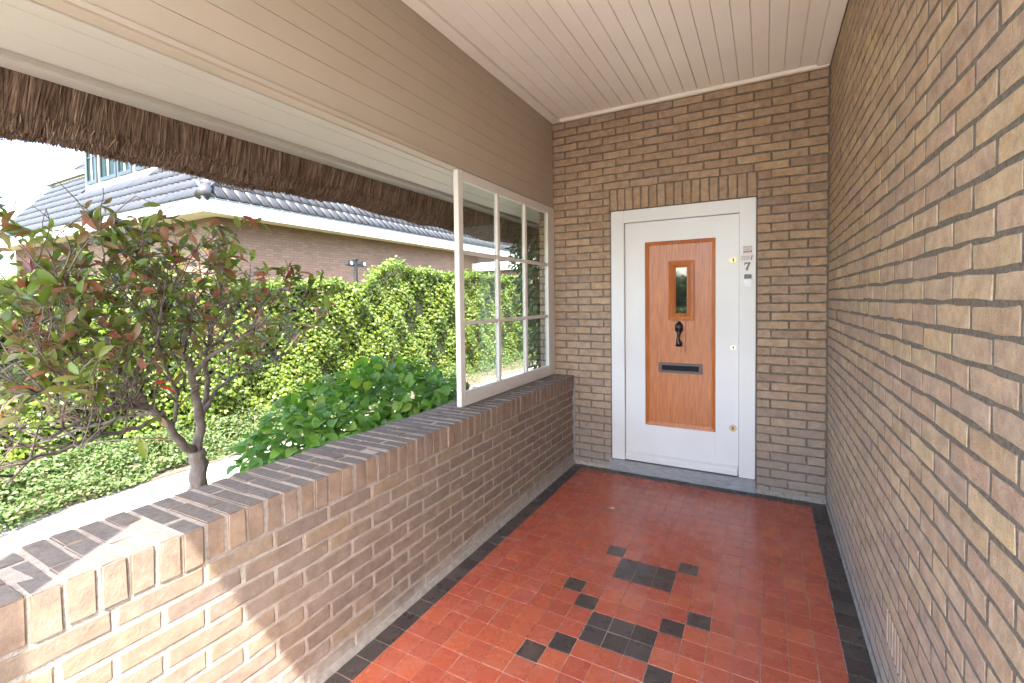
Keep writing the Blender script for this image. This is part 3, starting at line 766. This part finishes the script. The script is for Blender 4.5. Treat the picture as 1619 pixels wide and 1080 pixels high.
def scatter(kind, P, tip, nrm, size):
    V, F = leaf_template(kind); n = len(P)
    Rm = frames(tip, nrm)
    W = np.einsum('nij,kj->nki', Rm, V) * size[:, None, None] + P[:, None, :]
    FF = (F[None] + (np.arange(n) * len(V))[:, None, None]).reshape(-1, F.shape[1])
    return W.reshape(-1, 3), FF

def leaf_objects(kind, P, tip, nrm, size, mat, par, name='leaf', limit=300, rest='foliage', smooth=True, curl=True):
    V, F = leaf_template(kind); Rm = frames(tip, nrm)
    order = np.argsort(np.linalg.norm(P - np.array([0, 0, CAM_H]), axis=1) / size)
    mes = []
    for v in range(4):
        W = V.copy()
        if curl: W[:, 2] += (V[:, 1] ** 2) * RNG.normal(-.05, .10) + V[:, 0] * V[:, 1] * RNG.normal(0, .25); W[:, 0] += V[:, 1] ** 2 * RNG.normal(0, .07)
        mes.append(fast_mesh(name, W, F, mat, smooth))
    for i in order[:limit]:
        m4 = Matrix.Identity(4)
        for a in range(3):
            for b_ in range(3): m4[a][b_] = Rm[i][a][b_] * size[i]
            m4[a][3] = P[i][a]
        o = bpy.data.objects.new(name, mes[int(i) % 4]); COL.objects.link(o); o.parent = par
        o.matrix_parent_inverse = Matrix.Translation(-par.location); o.matrix_basis = m4
    r = order[limit:]
    if len(r):
        W, FF = scatter(kind, P[r], tip[r], nrm[r], size[r])
        stuff(link(rest, fast_mesh(rest, W, FF, mat, smooth), par))

# ---- ivy hedge
def lump(a, b_): return .06 * np.sin(a * 2.3 + b_ * 1.7) + .05 * np.sin(a * 5.1 - b_ * 3.9 + 1) + .03 * np.sin(a * 11 + b_ * 9)
def hedge_top(y, x=-5.5):
    ys = y - (-5.5 - x) * 1.05
    return np.where(ys < 5.35, 1.74, np.where(ys < 5.75, 1.74 + (ys - 5.35) * 1.0, np.where(ys < 6.2, 2.14, 2.04))) + .035 * np.sin(y * 3.1) + .03 * np.sin(y * 8.3)
hd = thing('ivy_hedge', (-5.8, 6, G), 'long bright green ivy hedge beyond the garden path', 'hedge')
hb = MB()
for k in range(48):
    a = -2.0 + k * .5; zt = float(min(hedge_top(np.array(a), -6.1), hedge_top(np.array(a + .5), -6.1))) - .10
    hb.box(-6.15, -5.60, a, a + .499, G, zt)
hb.obj('hedge_core', M['hedge_core'], hd)
nf = 62000
y = np.where(RNG.random(nf) < .75, RNG.uniform(.2, 11, nf), RNG.uniform(-2, 22, nf)); zt = hedge_top(y); hz = RNG.random(nf)
z = G + .02 + hz * (zt - G)
lm = lump(y, z)
xx = -5.50 + lm - .10 * RNG.random(nf) ** 1.6 - .22 * np.maximum(hz - .88, 0) / .12 * RNG.random(nf)
P = np.stack([xx, y, z], 1)
nr = np.stack([RNG.normal(.75, .35, nf), RNG.normal(-.12, .42, nf), RNG.normal(.62, .40, nf)], 1)
tp = np.stack([RNG.normal(.25, .3, nf), RNG.normal(0, .6, nf), RNG.normal(-.8, .4, nf)], 1)
W1, Fa = scatter('ivy', P, tp, nr, .028 + .042 * RNG.random(nf) ** 1.5)
nt_ = 20000
y = np.where(RNG.random(nt_) < .75, RNG.uniform(.2, 11, nt_), RNG.uniform(-2, 22, nt_))
xt = RNG.uniform(-6.2, -5.45, nt_)
P = np.stack([xt, y, hedge_top(y, xt) + RNG.normal(0, .035, nt_) - .02], 1)
nr = np.stack([RNG.normal(.2, .4, nt_), RNG.normal(0, .4, nt_), RNG.normal(.9, .3, nt_)], 1)
tp = np.stack([RNG.normal(0, .7, nt_), RNG.normal(0, .7, nt_), RNG.normal(.1, .35, nt_)], 1)
W2, Fb = scatter('ivy', P, tp, nr, .028 + .038 * RNG.random(nt_) ** 1.5)
stuff(link('foliage', fast_mesh('foliage', np.concatenate([W1, W2]), np.concatenate([Fa, Fb + len(W1)]), M['ivy_leaf']), hd))

# ---- pale ground cover in front of the hedge
n = 52000
y = np.where(RNG.random(n) < .7, RNG.uniform(.3, 5.5, n), RNG.uniform(-1, 14, n)); u = RNG.random(n)
edge = -4.60 - .33 * np.clip((y - 1.3) / 1.5, 0, 1) + .05 * np.sin(y * 2.7) + .04 * np.sin(y * 7.7) 
xg = edge - u * .92
hg = .06 + .20 * np.clip(u * 2.2, 0, 1) + .06 * np.sin(xg * 14) * np.sin(y * 9)
P = np.stack([xg, y, G + .03 + hg * RNG.random(n) ** .55], 1)
nr = np.stack([RNG.normal(.35, .5, n), RNG.normal(-.1, .5, n), RNG.normal(.8, .35, n)], 1)
tp = np.stack([RNG.normal(.4, .6, n), RNG.normal(0, .7, n), RNG.normal(.1, .5, n)], 1)
W, Fc = scatter('small', P, tp, nr, RNG.uniform(.022, .044, n))
o = stuff(link('ground_cover', fast_mesh('ground_cover', W, Fc, M['cover_leaf'])))
T(o, 'pale variegated ground cover between the path and the ivy hedge', 'ground cover')

# ---- hydrangea bush
hy = thing('hydrangea_bush', (-2.5, 2.6, G), 'lush green broad-leaved bush behind the parapet wall beside the window', 'bush')
n = 4600
th_ = RNG.uniform(0, 6.28, n); el = np.arccos(RNG.uniform(-.45, 1, n)); rad = 1 - .35 * RNG.random(n) ** 2
P = np.stack([-2.52 + .66 * rad * np.sin(el) * np.cos(th_), 2.58 + 1.06 * rad * np.sin(el) * np.sin(th_), .30 + .68 * rad * np.cos(el) + .05 * np.sin(th_ * 5)], 1)
P[:, 0] = np.minimum(P[:, 0], -1.93)
outw = np.stack([np.sin(el) * np.cos(th_), np.sin(el) * np.sin(th_), np.cos(el)], 1)
lo = RNG.random(n) < .30
P[lo] = np.stack([RNG.uniform(-2.35, -1.93, lo.sum()), RNG.uniform(1.70, 3.35, lo.sum()), RNG.uniform(.42, .74, lo.sum())], 1)
outw[lo] = np.array([.6, -.3, .5])
tp = outw * .8 + RNG.normal(0, .45, (n, 3)); tp[:, 2] -= .35
nr = outw * .5 + RNG.normal(0, .3, (n, 3)); nr[:, 2] += .75
leaf_objects('broad', P, tp, nr, RNG.uniform(.05, .10, n), M['hydrangea_leaf'], hy)
sm = MB()
for k in range(22):
    a = random.random() * 6.28; r_ = random.uniform(.2, .85)
    e = Vector((-2.5 + .5 * r_ * math.cos(a), 2.66 + .85 * r_ * math.sin(a), .25 + .55 * (1 - r_ * .6)))
    s_ = Vector((-2.5 + .1 * math.cos(a), 2.66 + .15 * math.sin(a), G))
    sm.tube([s_, s_.lerp(e, .5) + Vector((0, 0, .06)), e], [.008, .006, .004], 5)
sm.obj('stems', M['twig'], hy)

# ---- photinia tree beside the parapet (limb positions in metres: y, z on its own plane, x spread about it)
TRX = -2.72
tree = thing('photinia_tree', (TRX, 1.40, G), 'small bare-limbed tree with green and red leaves behind the parapet wall', 'tree')
LIMBS = [   # start radius, end radius, points
    (0.045, 0.040, [(-2.72, 1.36, -0.1), (-2.72, 1.37, 0.38), (-2.72, 1.38, 0.49), (-2.72, 1.39, 0.6), (-2.72, 1.38, 0.68)]),
    (0.028, 0.009, [(-2.72, 1.38, 0.68), (-2.71, 1.4, 0.79), (-2.69, 1.38, 0.91), (-2.68, 1.36, 1.04), (-2.67, 1.34, 1.16), (-2.66, 1.3, 1.23), (-2.65, 1.31, 1.3), (-2.63, 1.32, 1.39), (-2.62, 1.33, 1.47)]),
    (0.02, 0.006, [(-2.72, 1.4, 0.77), (-2.75, 1.44, 0.89), (-2.77, 1.47, 0.98), (-2.79, 1.48, 1.18), (-2.82, 1.53, 1.26), (-2.85, 1.55, 1.37), (-2.87, 1.61, 1.52)]),
    (0.013, 0.004, [(-2.72, 1.43, 0.89), (-2.78, 1.53, 0.98), (-2.84, 1.65, 1.03), (-2.9, 1.79, 1.04), (-2.96, 1.93, 1.07), (-3.02, 2.11, 1.09)]),
    (0.014, 0.004, [(-2.67, 1.35, 1.1), (-2.62, 1.38, 1.18), (-2.57, 1.42, 1.22), (-2.52, 1.5, 1.28), (-2.47, 1.57, 1.33), (-2.42, 1.63, 1.39)]),
    (0.01, 0.004, [(-2.77, 1.47, 1.21), (-2.85, 1.62, 1.28), (-2.94, 1.71, 1.35), (-3.02, 1.82, 1.48)]),
    (0.026, 0.006, [(-2.72, 1.37, 0.69), (-2.68, 1.3, 0.73), (-2.65, 1.22, 0.85), (-2.61, 1.14, 0.97), (-2.58, 1.02, 1.01), (-2.54, 0.9, 1.01), (-2.51, 0.81, 0.99), (-2.47, 0.72, 0.96)]),
    (0.016, 0.004, [(-2.62, 1.15, 0.96), (-2.56, 1.01, 1.05), (-2.5, 0.89, 1.12), (-2.43, 0.74, 1.16), (-2.37, 0.63, 1.15)]),
    (0.015, 0.004, [(-2.62, 1.11, 0.99), (-2.67, 1.09, 1.08), (-2.72, 1.06, 1.15), (-2.77, 0.96, 1.2), (-2.82, 0.88, 1.26), (-2.87, 0.84, 1.35), (-2.92, 0.79, 1.43)]),
    (0.014, 0.004, [(-2.67, 1.22, 0.87), (-2.62, 1.18, 0.94), (-2.57, 1.06, 0.9), (-2.52, 0.93, 0.92), (-2.47, 0.85, 0.92), (-2.42, 0.73, 0.91), (-2.37, 0.64, 0.92), (-2.32, 0.56, 0.86)]),
    (0.011, 0.004, [(-2.62, 1.16, 0.95), (-2.71, 1.16, 0.93), (-2.79, 1.03, 0.92), (-2.88, 0.93, 0.88), (-2.97, 0.83, 0.84)]),
    (0.012, 0.007, [(-2.67, 1.23, 0.84), (-2.67, 1.26, 0.91), (-2.67, 1.28, 1.01), (-2.67, 1.31, 1.11)]),
    (0.009, 0.004, [(-2.72, 1.05, 1.15), (-2.66, 0.99, 1.28), (-2.6, 0.88, 1.38), (-2.53, 0.82, 1.51), (-2.47, 0.78, 1.61)]),
    (0.009, 0.003, [(-2.77, 0.96, 1.2), (-2.85, 0.89, 1.3), (-2.94, 0.83, 1.26), (-3.02, 0.73, 1.18)]),
    (0.008, 0.004, [(-2.67, 1.28, 1.01), (-2.62, 1.2, 1.17), (-2.57, 1.15, 1.3), (-2.52, 1.14, 1.45), (-2.47, 1.15, 1.6)]),
    (0.008, 0.004, [(-2.67, 1.09, 1.08), (-2.75, 1.16, 1.23), (-2.84, 1.18, 1.42), (-2.92, 1.15, 1.58)]),
]
tr = MB()
for r0, r1, pts in LIMBS:
    q = [Vector(p) for p in pts]
    # resample for a smooth, slightly crooked limb
    sm_ = []
    for i in range(len(q) - 1):
        for k in range(3):
            sm_.append(q[i].lerp(q[i+1], k / 3) + (Vector((random.gauss(0, .004), random.gauss(0, .004), random.gauss(0, .004))) if 0 < len(sm_) else Vector()))
    sm_.append(q[-1])
    rr_ = [r0 + (r1 - r0) * (i / (len(sm_) - 1)) ** .8 for i in range(len(sm_))]
    tr.tube(sm_, rr_, 10 if r0 > .03 else 7)
tr.obj('trunk', M['bark'], tree, 0, 1, True)
tw = MB(); tips = []
def inside(p):
    return p.x < -2.0 and p.z < 2.0 and p.z > .70
def grow(p, d, length, r, depth):
    pts = [p]; q = p.copy(); dd = d.normalized(); n_ = 4
    for k in range(n_):
        dd = (dd + Vector((random.gauss(0, .16), random.gauss(0, .16), random.gauss(.06, .14)))).normalized()
        q = q + dd * length / n_
        if q.z > 1.96 - .12 * random.random(): dd.z = -abs(dd.z) * .3
        if q.x > -2.05: q.x = -2.05
        pts.append(q.copy())
    tw.tube(pts, [max(.0013, r * (1 - .55 * i / n_)) for i in range(n_ + 1)], 5)
    if depth == 0:
        tips.append((pts[-1], dd.copy(), pts))
    else:
        for k in range(random.choice((2, 3, 3))):
            i = random.choice((2, 3, 4, 4)); 
            nd = (dd + Vector((random.gauss(0, .75), random.gauss(0, .75), random.gauss(.15, .5)))).normalized()
            grow(pts[i], nd, length * random.uniform(.55, .85), r * .62, depth - 1)
for r0, r1, pts in LIMBS[1:]:
    q = [Vector(p) for p in pts]; L_ = sum((q[i+1] - q[i]).length for i in range(len(q) - 1))
    for k in range(max(4, int(L_ / .056))):
        t = random.uniform(.35, 1.0) * (len(q) - 1); i = min(int(t), len(q) - 2)
        p = q[i].lerp(q[i+1], t - i); ax = (q[i+1] - q[i]).normalized()
        d = ax * .5 + Vector((random.gauss(-.05, .8), random.gauss(0, .85), random.gauss(.7, .45)))
        grow(p, d, random.uniform(.17, .34), .0046, random.choice((1, 1, 2)))
tw.obj('twigs', M['twig'], tree, 0, 1, True)
P, tp, nr, sz = [], [], [], []
for p, d, pts in tips:
    low = p.z < 1.15
    if low and random.random() < .55: continue
    for k in range(random.choice((3, 4, 5, 6)) if not low else 2):
        a = d * random.uniform(.2, .9) + Vector((random.gauss(0, .75), random.gauss(0, .75), random.gauss(-.05, .6)))
        pp = p.lerp(pts[random.choice((2, 3, 4))], random.uniform(0, .8))
        P.append(pp[:]); tp.append(a[:]); nr.append((random.gauss(0, .5), random.gauss(0, .5), random.gauss(.8, .45))); sz.append(.040 + .056 * random.random() ** 1.3)
P, tp, nr, sz = map(np.array, (P, tp, nr, sz))
ok = (P[:, 2] - CAM_H) / np.hypot(P[:, 0], P[:, 1]) < .172
P, tp, nr, sz = P[ok], tp[ok], nr[ok], sz[ok]
leaf_objects('long', P, tp, nr, sz, M['photinia_leaf'], tree)
rl = leaf_template('long')
for (p, t_, s_) in (((-2.45, 1.075, 1.115), (-.2, .5, -.05), .10), ((-2.44, 1.09, 1.10), (.1, .6, -.35), .075)):
    Rm = frames(np.array([t_], float), np.array([[.3, -.25, .9]]))[0]
    W = rl[0] @ Rm.T * s_ + np.array(p)
    o = link('leaf', fast_mesh('leaf', W, rl[1], M['red_leaf'], True), tree); o['label'] = 'bright red leaf'
print('TWIG tips', len(tips), 'leaves', len(P))

# ---- climber on the house corner beyond the window
cl = thing('climbing_shrub', (-2.2, 4.9, G), 'dark green climbing shrub on the house beyond the window panes', 'shrub')
n = 4200
yy = RNG.beta(1.5, 1.6, n) * 2.0 + 3.98; zz = G + .5 + RNG.random(n) ** .8 * 1.75
xx = -1.9 - RNG.random(n) * (.16 + .50 * np.clip((zz - .9), 0, 1) * np.clip((yy - 4.0) / .6, .25, 1))
P = np.stack([xx, yy, zz], 1)
tp = np.stack([RNG.normal(-.4, .5, n), RNG.normal(-.2, .5, n), RNG.normal(-.7, .4, n)], 1)
nr = np.stack([RNG.normal(-.5, .4, n), RNG.normal(-.4, .4, n), RNG.normal(.6, .4, n)], 1)
leaf_objects('long', P, tp, nr, RNG.uniform(.06, .11, n), M['climber_leaf'], cl)
sm = MB()
for k in range(9):
    y0 = 4.3 + k * .2; sm.tube([(-1.9, 4.7 + .03 * k, G), (-1.93, (y0 + 4.8) / 2, .7), (-1.96, y0, 1.4), (-2.05, y0 + random.gauss(0, .2), 2.1)], [.014, .011, .008, .004], 6)
sm.obj('stems', M['twig'], cl, 0, 1, True)

# ---- garden lamp posts
def lamp(x, y, ztop, label):
    e = thing('garden_lamp', (x, y, G), label, 'lamp', 'dark twin floodlight posts behind the hedge')
    MB().tube([(x, y, G), (x, y, ztop)], .034, 14).obj('post', M['lamp_black'], e)
    MB().box(x - .05, x + .05, y - .05, y + .05, ztop, ztop + .03).obj('post_cap', M['lamp_black'], e, .01, 2)
    for s_ in (-1, 1):
        MB().tube([(x, y + s_ * .03, ztop - .07), (x + .02, y + s_ * .10, ztop - .06)], .012, 8).obj('bracket', M['lamp_black'], e)
        h_ = MB().prism([(y + s_ * .085, ztop - .11), (y + s_ * .215, ztop - .085), (y + s_ * .215, ztop - .02), (y + s_ * .085, ztop - .01)], 'x', x - .05, x + .06).obj('lamp_head', M['lamp_black'], e, .008, 2)
        MB().disc((x + .0605, y + s_ * .15, ztop - .056), .030, .006, (1, 0, 0), 16).obj('lens', M['lamp_glass'], h_)
lamp(-6.35, 5.92, 2.22, 'black post with two floodlight heads rising behind the lower hedge')
lamp(-6.35, 2.75, 2.36, 'dark lamp post half hidden behind the red-leaved tree')

# ================================================================== NEIGHBOUR HOUSE
nh = thing('brick_house', (-16, 12, G), 'brick house with grey tiled hipped roof, white gutter boards and dormer behind the hedge', 'house')
FX, FYY, EZ, EB = -10.0, 5.35, 3.65, 3.40        # fascia planes, eave top, fascia bottom
SL = 1.235
XG = -22.8; YE = 34.0
RIDGE = 4.6                                        # horizontal run to the ridge
MB().box(XG + .4, FX - .55, FYY + .55, YE, G - .3, EB + .05).obj('wall', M['far_brick'], nh)
MB().box(XG + .1, FX - .03, FYY + .03, YE, EB + .001, EB + .03).obj('eave_soffit', M['house_soffit'], nh)
fa = MB(); fa.box(FX - .03, FX, FYY, YE, EB - .02, EZ).box(XG, FX - .031, FYY, FYY + .03, EB - .02, EZ); fa.obj('fascia_board', M['house_white'], nh, .004, 1)
gu = MB(); gu.box(FX - .10, FX + .02, FYY - .02, YE, EZ + .0005, EZ + .03).box(XG, FX - .101, FYY - .02, FYY + .10, EZ + .0005, EZ + .03); gu.obj('gutter', M['gutter_grey'], nh)
zr = EZ + .03 + SL * RIDGE
b0 = EZ + .02
rv = [(FX, FYY, b0), (FX - RIDGE, FYY + RIDGE, zr), (FX - RIDGE, YE, zr), (FX, YE, b0), (XG, FYY, b0), (XG, FYY + RIDGE, zr), (XG, YE, b0), (XG, YE, zr)]
rm = MB(); rm.v = rv; rm.f = [(0, 3, 2, 1), (0, 1, 5, 4), (1, 2, 7, 5), (4, 5, 7, 6), (0, 4, 6, 3), (2, 3, 6, 7)]
roof = rm.obj('roof', M['roof_under'], nh)
# pantiles: w = .20, exposure .30
def pantile(seed=0):
    xs = np.array([-.108, -.098, -.060, -.01, .040, .088, .108]); V = []; F = []
    prof = [.000, .016, .030, .030, .014, .004, .000]
    for t, up in ((-.02, .030), (.42, .004)):
        for i, x_ in enumerate(xs): V.append((x_, t, up + prof[i]))
    for i, x_ in enumerate(xs): V.append((x_, -.012, .008 + prof[i] * .6))
    for i in range(6): F.append((i, i + 1, 8 + i, 7 + i))
    for i in range(6): F.append((14 + i, 15 + i, i + 1, i))
    return np.array(V), np.array(F)
PV, PF = pantile(); ptm = fast_mesh('roof_tile', PV, PF, M['roof_tile'], True)
ang = math.atan(SL); cs, sn = math.cos(ang), math.sin(ang)
slots = []
row = 0
for row in range(24):
    run = row * .38 * cs
    if run > RIDGE - .1: break
    zz_ = b0 + .012 + run * SL
    # side slope (facing +x): tile x-axis along +y
    yv = FYY + run + .12
    while yv < 30:
        slots.append((Vector((FX - run, yv, zz_)), 'side')); yv += .25
    xv = FX - run - .12
    while xv > XG:
        slots.append((Vector((xv, FYY + run, zz_)), 'front')); xv -= .25
# dormer footprint on the front slope
DX0, DX1, DY = -18.25, -14.25, 6.40; DZ = EZ + .03 + SL * (DY - FYY)
slots = [s_ for s_ in slots if not (s_[1] == 'front' and DX0 - .1 < s_[0].x < DX1 + .1 and s_[0].y > DY - .22)]
def vis(s_):
    p, k = s_
    hidden = (k == 'side' and p.z > 4.55) or (k == 'front' and p.z > 6.0) or p.y > 18
    return (hidden, (p - CAMP).length)
slots.sort(key=vis)
Mside = Matrix(((0, -cs, sn), (1, 0, 0), (0, sn, cs))); Mfront = Matrix(((1, 0, 0), (0, cs, -sn), (0, sn, cs)))
AV, AF, n = [], [], 0
for i, (p, k) in enumerate(slots):
    m3 = Mside if k == 'side' else Mfront
    jz = random.gauss(0, .003)
    if i < 300:
        m4 = m3.to_4x4(); m4.translation = p + Vector((0, 0, jz))
        o = bpy.data.objects.new('roof_tile', ptm); COL.objects.link(o); o.parent = roof; 
        o.matrix_parent_inverse = Matrix.Translation((0, 0, 0)); o.matrix_basis = m4
        setpar(o, roof)
    else:
        a = np.array(m3); AV.append(PV @ a.T + np.array(p) + [0, 0, jz]); AF.append(PF + n); n += len(PV)
stuff(link('roof_tiles', fast_mesh('roof_tiles', np.concatenate(AV), np.concatenate(AF), M['roof_tile'], True), roof))
# hip tiles
hv = Vector((-1, 1, SL)).normalized()
hm = None
for k in range(16):
    p = Vector((FX, FYY, b0 + .03)) + hv * (k * .32 - .02)
    if k == 0:
        mb = MB(); mb.tube([Vector((0, 0, 0)), hv * .36], [.135, .115], 14); hm = mb.mesh('hip_tile', M['roof_tile'], 0, 1, True)
    o = bpy.data.objects.new('hip_tile', hm); COL.objects.link(o); o.location = p; setpar(o, roof)
# dormer
dm = MB().box(DX0, DX1, DY, DY + 2.6, DZ - .02, DZ + 2.0).obj('dormer', M['house_white'], nh)
MB().box(DX0 - .35, DX1 + .3, DY - .35, DY + 2.9, DZ + 2.0, DZ + 2.2).obj('dormer_roof', M['gutter_grey'], dm)
wins = [(-18.10, -17.40), (-17.22, -16.18), (-16.12, -15.30), (-15.12, -14.42)]
for a, b_ in wins:
    z0, z1 = DZ + .16, DZ + 1.8
    wf = MB(); wd = .10
    wf.box(a, b_, DY - .05, DY - .001, z0, z0 + wd).box(a, b_, DY - .05, DY - .001, z1 - wd, z1).box(a, a + wd, DY - .05, DY - .001, z0 + wd, z1 - wd).box(b_ - wd, b_, DY - .05, DY - .001, z0 + wd, z1 - wd)
    wo = wf.obj('window', M['sash_green'], nh)
    MB().box(a + wd, b_ - wd, DY - .022, DY - .016, z0 + wd, z1 - wd).obj('pane', M['house_glass'], wo)
    MB().box(a + wd, b_ - wd, DY - .036, DY - .023, z0 + .78, z0 + .82).obj('glazing_bar', M['sash_green'], wo)
    MB().box((a + b_) / 2 - .018, (a + b_) / 2 + .018, DY - .0355, DY - .0235, z0 + wd, z1 - wd).obj('glazing_bar', M['house_white'], wo)
    cu = MB(); nc = 9
    for k in range(nc):
        xa = a + wd + (b_ - a - 2 * wd) * k / nc
        if k % 3 != 2: cu.box(xa, xa + (b_ - a) / nc * .8, DY - .014 + .004 * (k % 2), DY - .002, z0 + wd, z1 - wd)
    cu.obj('curtain', M['curtain'], wo)
    MB().box(a + wd, b_ - wd, DY - .0018, DY - .0006, z0 + wd, z1 - wd).obj('dark_interior', M['sash_green'], wo)
cano = MB().box(-23.3, -20.0, 6.95, 8.6, 5.90, 6.06).obj('dormer_gutter', M['gutter_grey'], nh)
MB().box(-22.7, -20.1, 7.05, 9.2, 5.5, 5.899).obj('dormer_cheek', M['house_soffit'], nh)

# ---- flat-roofed garage beside it
ga = thing('garage', (-8.8, 19, G), 'low flat-roofed brick garage with white fascia behind the hedge', 'garage')
MB().box(-9.9, -5.6, 16.2, 24, G - .3, 2.70).obj('wall', M['far_brick'], ga)
MB().box(-11.2, -5.4, 16.0, 24.2, 2.702, 3.02).obj('fascia_board', M['house_white'], ga, .01, 1)
MB().box(-11.15, -5.45, 16.05, 24.15, 3.021, 3.05).obj('roof_edge', M['gutter_grey'], ga)

# ---- garden behind the camera, seen only as a reflection in the door glass
bt = thing('street_tree', (-3.3, -13.0, G), 'leafy green tree across the street behind the porch', 'tree')
MB().tube([(-3.3, -13, G), (-3.25, -13, 1.0), (-3.4, -13, 1.6), (-3.2, -13, 2.2)], [.2, .16, .13, .06], 9).obj('trunk', M['bark'], bt, 0, 1, True)
n = 5200
th_ = RNG.uniform(0, 6.28, n); el = np.arccos(RNG.uniform(-1, 1, n)); rad = RNG.random(n) ** .4
P = np.stack([-3.3 + 1.7 * rad * np.sin(el) * np.cos(th_), -13 + 1.5 * rad * np.sin(el) * np.sin(th_), 1.75 + .75 * rad * np.cos(el)], 1)
W, Fx = scatter('long', P, RNG.normal(0, 1, (n, 3)), RNG.normal(0, .5, (n, 3)) + [0, 0, .6], RNG.uniform(.14, .24, n))
stuff(link('crown', fast_mesh('crown', W, Fx, M['climber_leaf']), bt))
bh2 = thing('street_hedge', (0, -10, G), 'clipped green hedge along the street behind the porch', 'hedge')
n = 9000
P = np.stack([RNG.uniform(-7, 8, n), -10 + RNG.normal(0, .18, n), G + RNG.random(n) * 1.25], 1)
W, Fx = scatter('ivy', P, RNG.normal(0, 1, (n, 3)), RNG.normal(0, .5, (n, 3)) + [0, .7, .5], RNG.uniform(.09, .15, n))
MB().box(-7, 8, -10.25, -9.85, G, 1.05).obj('hedge_core', M['hedge_core'], bh2)
stuff(link('foliage', fast_mesh('foliage', W, Fx, M['ivy_leaf']), bh2))
